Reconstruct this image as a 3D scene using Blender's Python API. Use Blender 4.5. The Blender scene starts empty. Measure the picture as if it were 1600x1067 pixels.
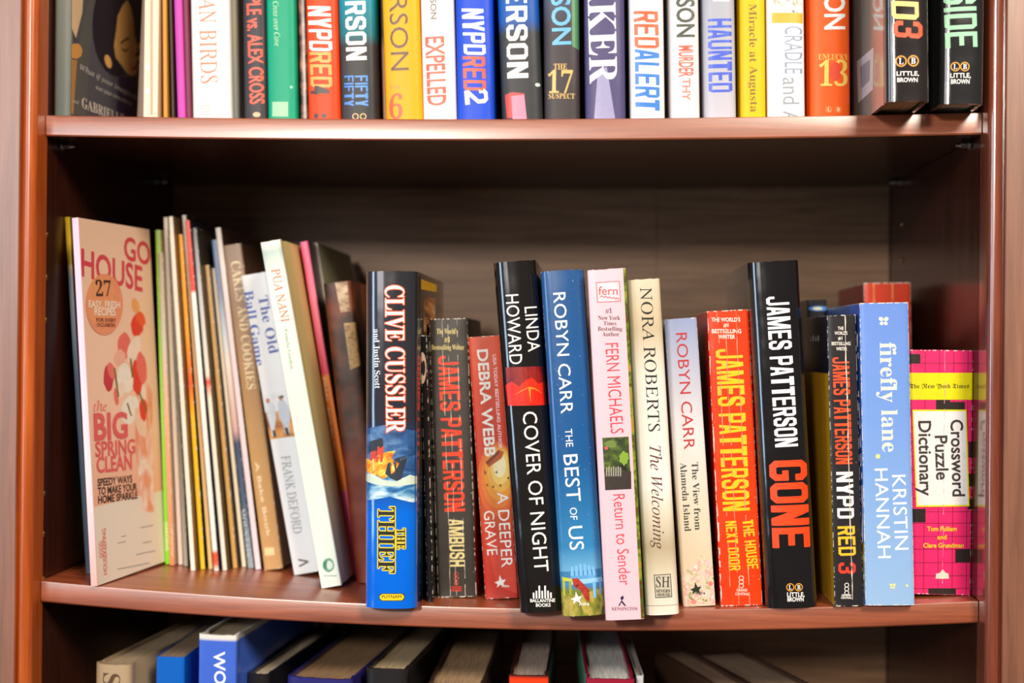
import bpy, bmesh, math, random
from mathutils import Vector, Matrix
random.seed(7)
SC = bpy.context.scene
COL = SC.collection
# ---------------------------------------------------------------- camera
W, H = 0.6618, 0.3358            # opening width, height between the two shelves
CAM = Vector((0.3987, -0.9069, 0.1710))
YAW, PITCH, ROLL, FPX = 0.06572, 0.00464, 0.00911, 2017.6
fwd = Vector((-math.sin(YAW)*math.cos(PITCH), math.cos(YAW)*math.cos(PITCH), math.sin(PITCH)))
r_ = fwd.cross(Vector((0, 0, 1))).normalized(); u_ = r_.cross(fwd)
cr, sr = math.cos(ROLL), math.sin(ROLL)
RT = cr*r_ + sr*u_; UP = -sr*r_ + cr*u_
cd = bpy.data.cameras.new('camera'); cam = bpy.data.objects.new('camera', cd); COL.objects.link(cam)
cam.matrix_world = Matrix(((RT.x, UP.x, -fwd.x, CAM.x), (RT.y, UP.y, -fwd.y, CAM.y), (RT.z, UP.z, -fwd.z, CAM.z), (0, 0, 0, 1)))
cd.sensor_width = 36; cd.lens = FPX*36/1600; cd.clip_start = 0.02
cd.dof.use_dof = True; cd.dof.focus_distance = 0.885; cd.dof.aperture_fstop = 3.4; cd.dof.aperture_blades = 0
SC.camera = cam
# ---------------------------------------------------------------- world, lights, exposure
wd = bpy.data.worlds.new('world'); SC.world = wd; wd.use_nodes = True
bg = wd.node_tree.nodes['Background']; bg.inputs[0].default_value = (1.0, 0.90, 0.82, 1); bg.inputs[1].default_value = 0.09
def area(name, loc, target, sx, sy, power, col):
    l = bpy.data.lights.new(name, 'AREA'); l.shape = 'RECTANGLE'; l.size = sx; l.size_y = sy; l.energy = power; l.color = col
    o = bpy.data.objects.new(name, l); COL.objects.link(o); o.location = loc
    o.rotation_euler = (Vector(target)-Vector(loc)).to_track_quat('-Z', 'Y').to_euler(); return o
area('key_light', (-0.30, -3.0, 0.97), (0.33, 0, 0.2), 0.24, 0.24, 54, (1.0, 0.91, 0.79))
area('window_light', (-1.05, -2.6, 0.72), (0.33, 0, 0.2), 0.8, 0.9, 15, (0.97, 0.95, 0.97))
area('side_window_light', (-1.7, -1.55, 0.40), (0.33, 0, 0.2), 0.42, 1.5, 24, (0.55, 0.75, 1.0))
area('ceiling_light', (1.3, -1.9, 1.5), (0.2, 0, 0.2), 0.6, 0.6, 70, (1.0, 0.86, 0.70))
SC.view_settings.view_transform = 'Standard'; SC.view_settings.look = 'None'
SC.view_settings.gamma = 1; SC.view_settings.use_curve_mapping = False; SC.view_settings.exposure = -0.12

# ---------------------------------------------------------------- helpers
def lin(c):
    return tuple((v/255/12.92 if v/255 <= .04045 else ((v/255+.055)/1.055)**2.4) for v in c) + (1,)
MC = {}
def nodes(m):
    m.use_nodes = True; nt = m.node_tree; return nt, nt.nodes, nt.links, nt.nodes['Principled BSDF']
def flat(c, rough=.45, coat=0.0, metal=0.0):
    k = (tuple(c), rough, coat, metal)
    if k in MC: return MC[k]
    m = bpy.data.materials.new('print'); nt, n, l, b = nodes(m)
    tc = n.new('ShaderNodeTexCoord'); nz = n.new('ShaderNodeTexNoise'); nz.inputs['Scale'].default_value = 260
    l.new(tc.outputs['Object'], nz.inputs['Vector'])
    mx = n.new('ShaderNodeMix'); mx.data_type = 'RGBA'; mx.inputs['Factor'].default_value = 0
    a = lin(c); mx.inputs[6].default_value = a; mx.inputs[7].default_value = tuple(v*.78 for v in a[:3])+(1,)
    mr = n.new('ShaderNodeMapRange'); mr.inputs[1].default_value = .5; mr.inputs[2].default_value = .8; mr.inputs[4].default_value = .5
    l.new(nz.outputs[0], mr.inputs[0]); l.new(mr.outputs[0], mx.inputs['Factor']); l.new(mx.outputs[2], b.inputs['Base Color'])
    b.inputs['Roughness'].default_value = rough; b.inputs['Coat Weight'].default_value = coat; b.inputs['Metallic'].default_value = metal
    MC[k] = m; return m
def art(cols, scale=60, stretch=(1, 1, 1), rough=.35, detail=4, dist=.6, name='art'):
    """flat printed artwork: blotches of the given colours"""
    m = bpy.data.materials.new(name); nt, n, l, b = nodes(m)
    tc = n.new('ShaderNodeTexCoord'); mp = n.new('ShaderNodeMapping'); mp.inputs['Scale'].default_value = stretch
    mp.inputs['Location'].default_value = (random.random(), random.random(), random.random())
    nz = n.new('ShaderNodeTexNoise'); nz.inputs['Scale'].default_value = scale; nz.inputs['Detail'].default_value = detail; nz.inputs['Distortion'].default_value = dist
    rp = n.new('ShaderNodeValToRGB'); e = rp.color_ramp.elements
    k = len(cols); lo, hi = .3, .7
    e[0].position = lo; e[0].color = lin(cols[0]); e[1].position = hi; e[1].color = lin(cols[-1])
    for i in range(1, k-1):
        x = e.new(lo+(hi-lo)*i/(k-1)); x.color = lin(cols[i])
    l.new(tc.outputs['Object'], mp.inputs[0]); l.new(mp.outputs[0], nz.inputs['Vector']); l.new(nz.outputs[0], rp.inputs[0]); l.new(rp.outputs[0], b.inputs['Base Color'])
    b.inputs['Roughness'].default_value = rough; return m
def cover_mat(h, w, stops, rough=.28, wear=0.0, bump=.25, blotch=None, coat=.0, interp='LINEAR', spec=.5):
    """printed cover: colour bands up the height, worn pale edges, slight waviness of the paper"""
    m = bpy.data.materials.new('cover'); nt, n, l, b = nodes(m)
    tc = n.new('ShaderNodeTexCoord'); sp = n.new('ShaderNodeSeparateXYZ'); l.new(tc.outputs['Object'], sp.inputs[0])
    mz = n.new('ShaderNodeMath'); mz.operation = 'DIVIDE'; mz.inputs[1].default_value = h; l.new(sp.outputs[2], mz.inputs[0])
    rp = n.new('ShaderNodeValToRGB'); rp.color_ramp.interpolation = interp; e = rp.color_ramp.elements
    if not isinstance(stops[0][0], (tuple, list)) and len(stops) == 3 and not isinstance(stops[0], tuple): stops = [(0, stops)]
    e[0].position = stops[0][0]; e[0].color = lin(stops[0][1])
    if len(stops) == 1: e[1].position = 1; e[1].color = lin(stops[0][1])
    else:
        e[1].position = stops[-1][0]; e[1].color = lin(stops[-1][1])
        for p, c in stops[1:-1]:
            x = e.new(p); x.color = lin(c)
    l.new(mz.outputs[0], rp.inputs[0]); col = rp.outputs[0]
    def mix(fac, a, colb):
        mx = n.new('ShaderNodeMix'); mx.data_type = 'RGBA'; l.new(fac, mx.inputs['Factor']); l.new(a, mx.inputs[6]); mx.inputs[7].default_value = lin(colb); return mx.outputs[2]
    def math_(op, a, bb=None, v=None):
        q = n.new('ShaderNodeMath'); q.operation = op; l.new(a, q.inputs[0])
        if bb is not None: l.new(bb, q.inputs[1])
        if v is not None: q.inputs[1].default_value = v
        return q.outputs[0]
    nz = n.new('ShaderNodeTexNoise'); nz.inputs['Scale'].default_value = 350; nz.inputs['Detail'].default_value = 3; l.new(tc.outputs['Object'], nz.inputs['Vector'])
    if blotch:
        n2 = n.new('ShaderNodeTexNoise'); n2.inputs['Scale'].default_value = blotch[1]; n2.inputs['Detail'].default_value = 4; l.new(tc.outputs['Object'], n2.inputs['Vector'])
        f = n.new('ShaderNodeMapRange'); f.inputs[1].default_value = .45; f.inputs[2].default_value = .62; f.inputs[4].default_value = blotch[2]; l.new(n2.outputs[0], f.inputs[0])
        col = mix(f.outputs[0], col, blotch[0])
    if wear > 0:
        ax = math_('ABSOLUTE', sp.outputs[0]); ex = math_('SUBTRACT', ax, v=w/2-.00035)      # vertical corner
        top = math_('SUBTRACT', sp.outputs[2], v=h-.0007); bo = math_('MULTIPLY', sp.outputs[2], v=-1); bo = math_('ADD', bo, v=.0006)
        yy = math_('LESS_THAN', sp.outputs[1], v=.0022)
        ex2 = math_('MULTIPLY', math_('GREATER_THAN', ex, v=0), yy)
        mm = math_('MAXIMUM', ex2, math_('GREATER_THAN', math_('MAXIMUM', top, bo), v=0))
        msk = math_('GREATER_THAN', nz.outputs[0], v=.62-.17*wear)
        col = mix(math_('MULTIPLY', mm, msk), col, (228, 220, 208))
        n3 = n.new('ShaderNodeTexNoise'); n3.inputs['Scale'].default_value = 900; l.new(tc.outputs['Object'], n3.inputs['Vector'])
        col = mix(math_('MULTIPLY', math_('GREATER_THAN', n3.outputs[0], v=.745), yy), col, (215, 208, 200))
    l.new(col, b.inputs['Base Color']); b.inputs['Roughness'].default_value = rough; b.inputs['Specular IOR Level'].default_value = spec; b.inputs['Coat Weight'].default_value = coat; b.inputs['Coat Roughness'].default_value = .08
    n4 = n.new('ShaderNodeTexNoise'); n4.inputs['Scale'].default_value = 22; n4.inputs['Detail'].default_value = 2; l.new(tc.outputs['Object'], n4.inputs['Vector'])
    bp = n.new('ShaderNodeBump'); bp.inputs['Strength'].default_value = bump; bp.inputs['Distance'].default_value = .004; l.new(n4.outputs[0], bp.inputs['Height']); l.new(bp.outputs[0], b.inputs['Normal'])
    return m
def paper_mat(c):
    k = ('paper', tuple(c))
    if k in MC: return MC[k]
    m = bpy.data.materials.new('paper'); nt, n, l, b = nodes(m)
    tc = n.new('ShaderNodeTexCoord'); mp = n.new('ShaderNodeMapping'); mp.inputs['Scale'].default_value = (1, .02, .02); l.new(tc.outputs['Object'], mp.inputs[0])
    nz = n.new('ShaderNodeTexNoise'); nz.inputs['Scale'].default_value = 1800; nz.inputs['Detail'].default_value = 2; l.new(mp.outputs[0], nz.inputs['Vector'])
    rp = n.new('ShaderNodeValToRGB'); e = rp.color_ramp.elements; e[0].position = .3; e[0].color = lin([v*.72 for v in c]); e[1].position = .65; e[1].color = lin(c)
    l.new(nz.outputs[0], rp.inputs[0]); l.new(rp.outputs[0], b.inputs['Base Color']); b.inputs['Roughness'].default_value = .85
    MC[k] = m; return m
def wood(name, c0, c1, rough=.35, axis=2, spec=.5, coat=0.0, cr=.12):
    m = bpy.data.materials.new(name); nt, n, l, b = nodes(m)
    tc = n.new('ShaderNodeTexCoord'); mp = n.new('ShaderNodeMapping'); s = [42.0, 42.0, 42.0]; s[axis] = 2.2; mp.inputs['Scale'].default_value = s
    l.new(tc.outputs['Object'], mp.inputs[0])
    nz = n.new('ShaderNodeTexNoise'); nz.inputs['Scale'].default_value = 4; nz.inputs['Detail'].default_value = 8; nz.inputs['Roughness'].default_value = .65; nz.inputs['Distortion'].default_value = .4
    l.new(mp.outputs[0], nz.inputs['Vector'])
    rp = n.new('ShaderNodeValToRGB'); e = rp.color_ramp.elements; e[0].position = .3; e[0].color = lin(c0); e[1].position = .72; e[1].color = lin(c1)
    l.new(nz.outputs[0], rp.inputs[0]); l.new(rp.outputs[0], b.inputs['Base Color'])
    b.inputs['Roughness'].default_value = rough; b.inputs['Specular IOR Level'].default_value = spec; b.inputs['Coat Weight'].default_value = coat; b.inputs['Coat Roughness'].default_value = cr
    bp = n.new('ShaderNodeBump'); bp.inputs['Strength'].default_value = .12; bp.inputs['Distance'].default_value = .001; l.new(nz.outputs[0], bp.inputs['Height']); l.new(bp.outputs[0], b.inputs['Normal'])
    return m
def obj(name, bm, mats, parent=None, smooth=False, angle=35):
    me = bpy.data.meshes.new(name); bm.to_mesh(me); bm.free()
    if smooth:
        me.polygons.foreach_set('use_smooth', [True]*len(me.polygons)); me.set_sharp_from_angle(angle=math.radians(angle))
    for m in (mats if isinstance(mats, (list, tuple)) else [mats]): me.materials.append(m)
    o = bpy.data.objects.new(name, me); COL.objects.link(o)
    if parent: o.parent = parent
    return o
def box(bm, x0, x1, y0, y1, z0, z1, bev=0.0, mi=0):
    vs = [bm.verts.new((x, y, z)) for x in (x0, x1) for y in (y0, y1) for z in (z0, z1)]
    fs = [bm.faces.new([vs[i] for i in f]) for f in ((0, 1, 3, 2), (4, 6, 7, 5), (0, 4, 5, 1), (2, 3, 7, 6), (0, 2, 6, 4), (1, 5, 7, 3))]
    for f in fs: f.material_index = mi
    if bev:
        es = list({e for f in fs for e in f.edges}); bmesh.ops.bevel(bm, geom=es, offset=bev, segments=2, affect='EDGES')
def thing(name, label, cat, group=None, loc=(0, 0, 0)):
    o = bpy.data.objects.new(name, None); COL.objects.link(o); o.location = loc; o['label'] = label; o['category'] = cat
    o.empty_display_size = .02
    if group: o['group'] = group
    return o
# ---------------------------------------------------------------- photo pixel -> place
def ray(px, py):
    return (fwd*FPX + RT*(px-800) - UP*(py-533.5)).normalized()
def at_y(px, py, y):
    d = ray(px, py); return CAM + d*((y-CAM.y)/d.y)
def sagm(x): t = min(max(x/W, 0), 1); return .0121*4*t*(1-t)
def sagt(x): t = min(max(x/W, 0), 1); return .0037*4*t*(1-t)
def on_shelf(px, py, z0=0, sg=sagm):
    d = ray(px, py); z = z0
    for _ in range(6):
        P = CAM + d*((z-CAM.z)/d.z); z = z0 - sg(P.x)
    return P

# ---------------------------------------------------------------- bookcase
M_SHELF = wood('shelf_wood', (120, 52, 26), (172, 90, 54), .34, 0, .9, 1.0, .26)
M_SHADED = wood('shaded_wood', (44, 18, 14), (74, 34, 22), .24, 2, .55)  # darker than the front woods: shade inside the case put into the colour
M_STILE = wood('stile_wood', (108, 64, 44), (148, 96, 70), .42, 2, .8, .8, .36)
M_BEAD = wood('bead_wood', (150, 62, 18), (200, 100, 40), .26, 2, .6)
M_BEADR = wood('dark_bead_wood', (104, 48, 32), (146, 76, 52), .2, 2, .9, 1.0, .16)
M_BACK = wood('back_wood', (104, 74, 52), (150, 114, 84), .5, 0)
M_METAL = flat((190, 200, 205), .2, 0, 1.0)
M_BRASS = flat((215, 180, 110), .25, 0, 1.0)
case = thing('bookcase', 'dark cherry wood bookcase with beaded frame and sagging shelves', 'bookcase', None, (W/2, 0, -1.0))
def cobj(name, bm, m, smooth=False, **k):
    bmesh.ops.translate(bm, vec=(-W/2, 0, 1.0), verts=bm.verts); return obj(name, bm, m, case, smooth, **k)
D = .2805; TH = .0151; FR = -.0165
bm = bmesh.new(); box(bm, -.019, -.0004, FR+.004, D+.006, -1.0, .78); cobj('side_panel', bm, M_SHADED)
bm = bmesh.new(); box(bm, W+.0005, W+.019, FR+.004, D+.006, -1.0, .78); cobj('side_panel', bm, M_SHADED)
bm = bmesh.new(); box(bm, 0, .4525, D, D+.006, -.99, .77, .0006); cobj('back_panel', bm, M_BACK)
bm = bmesh.new(); box(bm, .4526, W, D, D+.006, -.99, .77, .0006); cobj('back_panel', bm, M_BACK)
def shelf(z, sg, th=TH):
    bm = bmesh.new(); n = 28; prev = None
    prof = [(0.0012, 0), (0.0003, -.0004), (0, -.0013), (0, -th+.001), (.0008, -th), (D-.001, -th), (D-.001, 0)]
    for i in range(n+1):
        x = .0004+(W-.0008)*i/n; s = sg(x); ring = [bm.verts.new((x, p[0], z-s+p[1])) for p in prof]
        if prev:
            for j in range(len(prof)): bm.faces.new((prev[j], prev[(j+1) % len(prof)], ring[(j+1) % len(prof)], ring[j]))
        else: bm.faces.new(ring)
        prev = ring
    bm.faces.new(prev[::-1]); bmesh.ops.recalc_face_normals(bm, faces=bm.faces); 
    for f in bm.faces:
        if f.normal.z < -.7: f.material_index = 1  # underside is the same board, its shade painted in with the darker wood
    return cobj('shelf', bm, [M_SHELF, M_SHADED], True)
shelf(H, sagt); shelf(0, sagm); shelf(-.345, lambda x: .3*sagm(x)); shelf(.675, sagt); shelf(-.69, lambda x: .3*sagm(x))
bm = bmesh.new(); box(bm, -.07, W+.07, FR-.01, D+.006, .78, .80, .003); cobj('top_board', bm, M_STILE)
bm = bmesh.new(); box(bm, 0, W, .005, .02, -1.0, -.93, .001); cobj('plinth', bm, M_STILE)
def frame_profile(sgn, x0, mb, ms):
    # bead (quarter round, cove, fillet) then flat stile; extruded floor to top
    pr = [(0, .004)]
    for i in range(9):
        a = math.pi*.5*i/8; pr.append((.0052*(1-math.cos(a)), FR+.0052*(1-math.sin(a)) if i else FR+.0052))
    for i in range(1, 7):
        a = math.pi*.5*i/6; pr.append((.0052+.0042*math.sin(a), FR+.0032*(1-math.cos(a))))
    pr += [(.0098, FR+.0038), (.0104, FR+.0038), (.0106, FR+.0002)]
    nb = len(pr)
    bm = bmesh.new()
    def ext(bm, P, close):
        a = [bm.verts.new((x0+sgn*p[0], p[1], -1.0)) for p in P]; b = [bm.verts.new((x0+sgn*p[0], p[1], .78)) for p in P]
        for i in range(len(P)-1+close): bm.faces.new((a[i], a[(i+1) % len(P)], b[(i+1) % len(P)], b[i]))
        bm.faces.new(a); bm.faces.new(b[::-1]); bmesh.ops.recalc_face_normals(bm, faces=bm.faces)
    ext(bm, pr+[(.0106, .004)], 1); cobj('bead', bm, mb, True, angle=50)
    bm = bmesh.new(); ext(bm, [(.0107, .004), (.0107, FR+.0012), (.0117, FR+.0002), (.050, FR+.0002), (.052, FR+.002), (.052, .004)], 1); cobj('stile', bm, ms)
frame_profile(-1, 0, M_BEAD, M_STILE); frame_profile(1, W+.0001, M_BEADR, M_STILE)
def shelf_pin(x, y, z, sgn):
    bm = bmesh.new(); bmesh.ops.create_cone(bm, segments=12, radius1=.0026, radius2=.0026, depth=.007, cap_ends=True, matrix=Matrix.Translation((x+sgn*.0035, y, z))@Matrix.Rotation(math.pi/2, 4, 'Y'))
    bmesh.ops.create_cone(bm, segments=14, radius1=.0042, radius2=.0042, depth=.0012, cap_ends=True, matrix=Matrix.Translation((x+sgn*.0008, y, z))@Matrix.Rotation(math.pi/2, 4, 'Y'))
    bmesh.ops.create_cone(bm, segments=12, radius1=.0022, radius2=.001, depth=.006, cap_ends=True, matrix=Matrix.Translation((x+sgn*.0075, y, z-.0005))@Matrix.Rotation(math.pi/2*sgn, 4, 'Y'))
    cobj('shelf_pin', bm, M_METAL, True)
for z in (H-TH-.0028, -TH-.0028):
    for y in (.028, .235):
        shelf_pin(0, y, z, 1); shelf_pin(W, y, z, -1)
def peg_socket(x, y, z, sgn):
    bm = bmesh.new(); bmesh.ops.create_cone(bm, segments=12, radius1=.0027, radius2=.0019, depth=.001, cap_ends=True, matrix=Matrix.Translation((x+sgn*.0005, y, z))@Matrix.Rotation(math.pi/2*sgn, 4, 'Y'))
    cobj('peg_socket', bm, M_BRASS, True)
for z in (.188, .219, .250, .281): peg_socket(W+.0003, .235, z, -1)
for z in (.0, .033, .062, .188, .219, .250): peg_socket(-.0004, .006, z, 1)
bm = bmesh.new(); box(bm, -3, 3.6, -4, 1.2, -1.02, -1.0); fl = obj('floor', bm, wood('floor_wood', (58, 44, 34), (84, 64, 48), .6, 1)); fl['kind'] = 'structure'
bm = bmesh.new(); box(bm, -3, 3.6, .30, .42, -1.0, 1.7); wl = obj('wall_back', bm, flat((205, 198, 186), .8)); wl['kind'] = 'structure'

# ---------------------------------------------------------------- books
class Book:
    pass
def book(name, label, loc, lean, yaw, w, h, dep, kind, cover, page=(226, 214, 192), b=None, p=3.0, sideL=None, sideR=None, group=None, cat='book'):
    """local frame: origin at the foot of the spine, x right, y into the shelf, z up"""
    B = Book(); B.w, B.h, B.d = w, h, dep
    R = Matrix.Rotation(lean, 4, 'Y') @ Matrix.Rotation(yaw, 4, 'Z')
    e = thing(name, label, cat, group); e.matrix_world = Matrix.Translation(loc) @ R
    B.e, B.mw, B.inv = e, Matrix.Translation(loc) @ R, (Matrix.Translation(loc) @ R).inverted()
    if b is None: b = .006 if kind == 'hard' else .0007 if kind == 'mag' else .0012
    b = min(b, w*.45)
    B.ys = lambda x: b*(1-(max(0, 1-min(1, abs(2*x/w))**p))**(1/p))
    t = .0024 if kind == 'hard' else .0005
    if w < .007: t = min(t, w*.12)
    n = 20 if b > .002 else 10
    P = []
    if kind == 'hard' and w > .012:
        L = [(-w/2, dep), (-w/2, .016), (-w/2+.0009, .0125), (-w/2+.0009, .0105), (-w/2, b+.001)]
    else: L = [(-w/2, dep), (-w/2, b+.0004)]
    S = [(w/2*math.sin(-math.pi/2+math.pi*i/n), 0) for i in range(n+1)]; S = [(x, B.ys(x)) for x, _ in S]
    P = L + S + [(-x, y) for x, y in reversed(L)]
    Q = []
    for i, (x, y) in enumerate(P):
        a = P[max(0, i-1)]; c = P[min(len(P)-1, i+1)]; dx, dy = c[0]-a[0], c[1]-a[1]; q = math.hypot(dx, dy) or 1
        Q.append((x-dy/q*t, y+dx/q*t))
    bm = bmesh.new(); N = len(P)
    zs = [0, h]
    jit = [random.uniform(-.00035, .00015) if kind == 'hard' else random.uniform(-.00012, .0) for _ in P]
    vo = [[bm.verts.new((x, y, z+(jit[i] if z else 0))) for i, (x, y) in enumerate(P)] for z in zs]
    vi = [[bm.verts.new((x, y, z+(jit[i] if z else 0))) for i, (x, y) in enumerate(Q)] for z in zs]
    for i in range(N-1):
        f = bm.faces.new((vo[0][i], vo[0][i+1], vo[1][i+1], vo[1][i]))
        if i < len(L)-1: f.material_index = 1
        elif i >= N-len(L): f.material_index = 2
        bm.faces.new((vi[0][i+1], vi[0][i], vi[1][i], vi[1][i+1]))
        bm.faces.new((vo[1][i], vo[1][i+1], vi[1][i+1], vi[1][i])); bm.faces.new((vo[0][i+1], vo[0][i], vi[0][i], vi[0][i+1]))
    for i in (0, N-1): bm.faces.new((vo[0][i], vo[1][i], vi[1][i], vi[0][i]))
    bmesh.ops.recalc_face_normals(bm, faces=bm.faces)
    sd = sideL or sideR or cover
    obj('cover', bm, [cover, sideL or cover, sideR or cover], e, True, 40)
    # page block
    bm = bmesh.new(); m = .0028 if kind == 'hard' else .0002
    box(bm, -w/2+t+.0001, w/2-t-.0001, b+t+.0003, dep-(.004 if kind == 'hard' else .0006), m, h-m-(.0006 if kind != 'hard' else 0))
    obj('page_block', bm, paper_mat(page), e)
    B.kind = kind
    return B
def hexm(c, B=None, **k):
    return c
def stand(name, label, q, dep, kind, stops, yaw=0, deep=None, z0=0, sg=sagm, side=None, sideR=None, mk=None, **k):
    """q = spine corners in the photo TL, TR, BR, BL; foot on the shelf"""
    TL, TR, BR, BL = q
    bm_ = ((BL[0]+BR[0])/2, (BL[1]+BR[1])/2); tm = ((TL[0]+TR[0])/2, (TL[1]+TR[1])/2)
    P = on_shelf(*bm_, z0, sg) if deep is None else at_y(*bm_, deep)
    y = P.y; T = at_y(*tm, y); a = T-P; h = a.length
    lean = math.atan2(a.x, a.z)
    w0 = (at_y(*BR, y)-at_y(*BL, y)).length; w1 = (at_y(*TR, y)-at_y(*TL, y)).length
    w = (w0+w1)/2*math.cos(lean)/max(.5, math.cos(yaw))
    return finish(name, label, P, lean, yaw, w, h, dep, kind, stops, z0, sg, side, sideR, mk, **k)
ORDER = []
def finish(name, label, P, lean, yaw, w, h, dep, kind, stops, z0, sg, side=None, sideR=None, mk=None, **k):
    R = Matrix.Rotation(lean, 4, 'Y') @ Matrix.Rotation(yaw, 4, 'Z')
    lift = max((z0-sg(P.x+(R@Vector((sx*w/2, yy, 0))).x)) - (P.z+(R@Vector((sx*w/2, yy, 0))).z) for sx in (-1, 1) for yy in (0, dep))
    P = Vector((P.x, P.y, P.z+lift+.00025))
    if not isinstance(stops, list): stops = [(0, stops)]
    mk = mk or {}
    cm = cover_mat(h, w, stops, **mk)
    sl = cover_mat(h, w, side if isinstance(side, list) else [(0, side)], **mk) if isinstance(side, (tuple, list)) else side
    srr = cover_mat(h, w, sideR if isinstance(sideR, list) else [(0, sideR)], **mk) if isinstance(sideR, (tuple, list)) else sideR
    B = book(name, label, P, lean, yaw, w, h, dep, kind, cm, sideL=sl, sideR=srr, **k); ORDER.append((B.e, sg)); return B
def upper(name, label, xt, xb, h, dep, kind, stops, deep=.022, yaw=0, **k):
    mk = dict(k.pop('mk', None) or {})
    if deep > -.01 and 'blotch' not in mk: mk.update(rough=.42, coat=0, spec=.28)
    k['mk'] = mk
    """upper row: xt, xb = spine edges in the photo at y=0 and where the shelf edge hides it"""
    a = at_y((xb[0]+xb[1])/2, 183, deep); t = at_y((xt[0]+xt[1])/2, 0, deep); v = (t-a).normalized()
    z = H-sagt(a.x); P = a+v*((z-a.z)/v.z)
    w = ((at_y(xb[1], 183, deep)-at_y(xb[0], 183, deep)).length+(at_y(xt[1], 0, deep)-at_y(xt[0], 0, deep)).length)/2-.0002
    return finish(name, label, P, math.atan2(v.x, v.z), yaw, w, h, dep, kind, stops, H, sagt, **k)
# ---- print on a book
EPS = .00008
def loc_uv(B, px, py, s):
    o = B.inv @ CAM; d = (B.inv.to_3x3() @ ray(px, py))
    if s == 'S': q = o+d*((B.ys(0)-o.y)/d.y); return Vector((q.x, q.z))
    x = B.w/2 if s == 'R' else -B.w/2
    q = o+d*((x-o.x)/d.x); return Vector(((q.y if s == 'R' else -q.y), q.z))
def place(B, bm, s, e):
    if s == 'S' and B.ys(B.w*.4) > .00003:
        n = 14
        for i in range(1, n):
            x = B.w/2*math.sin(-math.pi/2+math.pi*i/n)
            bmesh.ops.bisect_plane(bm, geom=bm.verts[:]+bm.edges[:]+bm.faces[:], plane_co=(x, 0, 0), plane_no=(1, 0, 0))
    for v in bm.verts:
        u, w_, e_ = v.co.x, v.co.y, e+v.co.z
        if s == 'S': v.co = Vector((u, B.ys(u)-e_, w_))
        elif s == 'R': v.co = Vector((B.w/2+e_, u, w_))
        else: v.co = Vector((-B.w/2-e_, -u, w_))
def clipb(B, bm, s):
    """keep print inside the face it is printed on"""
    if s == 'S': lo, hi = -B.w/2*.995, B.w/2*.995
    elif s == 'R': lo, hi = .001, B.d-.001
    else: lo, hi = -B.d+.001, -.001
    for co, no in (((lo, 0, 0), (-1, 0, 0)), ((hi, 0, 0), (1, 0, 0)), ((0, .0003, 0), (0, -1, 0)), ((0, B.h-.0005, 0), (0, 1, 0))):
        bmesh.ops.bisect_plane(bm, geom=bm.verts[:]+bm.edges[:]+bm.faces[:], plane_co=co, plane_no=no, clear_outer=True)
FONT = {'b': (0x1D400, 0x1D41A, 0x1D7CE), 'i': (0x1D434, 0x1D44E, None), 'bi': (0x1D468, 0x1D482, None), 's': (0x1D4D0, 0x1D4EA, None), 'f': (0x1D56C, 0x1D586, None)}
FONT['r'] = FONT['i']
def glyphs(s, k):
    if k not in FONT: return s
    F = FONT[k]; out = ''
    for c in s:
        if 'A' <= c <= 'Z': out += chr(F[0]+ord(c)-65)
        elif 'a' <= c <= 'z': out += chr(F[1]+ord(c)-97)
        elif c.isdigit() and F[2]: out += chr(F[2]+ord(c)-48)
        else: out += c
    return out.replace(chr(0x1D455), '\u210E')
def _r(x0, y0, x1, y1): return [(x0, y0), (x1, y0), (x1, y1), (x0, y1)]
_ST = _r(0, 0, .33, 1)
_O = [(.78, 0), (1, .13), (1, .87), (.78, 1), (.22, 1), (0, .87), (0, .13), (.22, 0)]
_OI = [(.62, .19), (.67, .24), (.67, .76), (.62, .81), (.38, .81), (.33, .76), (.33, .24), (.38, .19)]
_CC = [(.67, .76), (.62, .81), (.38, .81), (.33, .76), (.33, .24), (.38, .19), (.62, .19), (.67, .24)]
_M = [(0, 0), (.3, 0), (.3, .6), (.55, 0), (.85, 0), (1.1, .6), (1.1, 0), (1.4, 0), (1.4, 1), (1.0, 1), (.7, .35), (.4, 1), (0, 1)]
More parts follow.
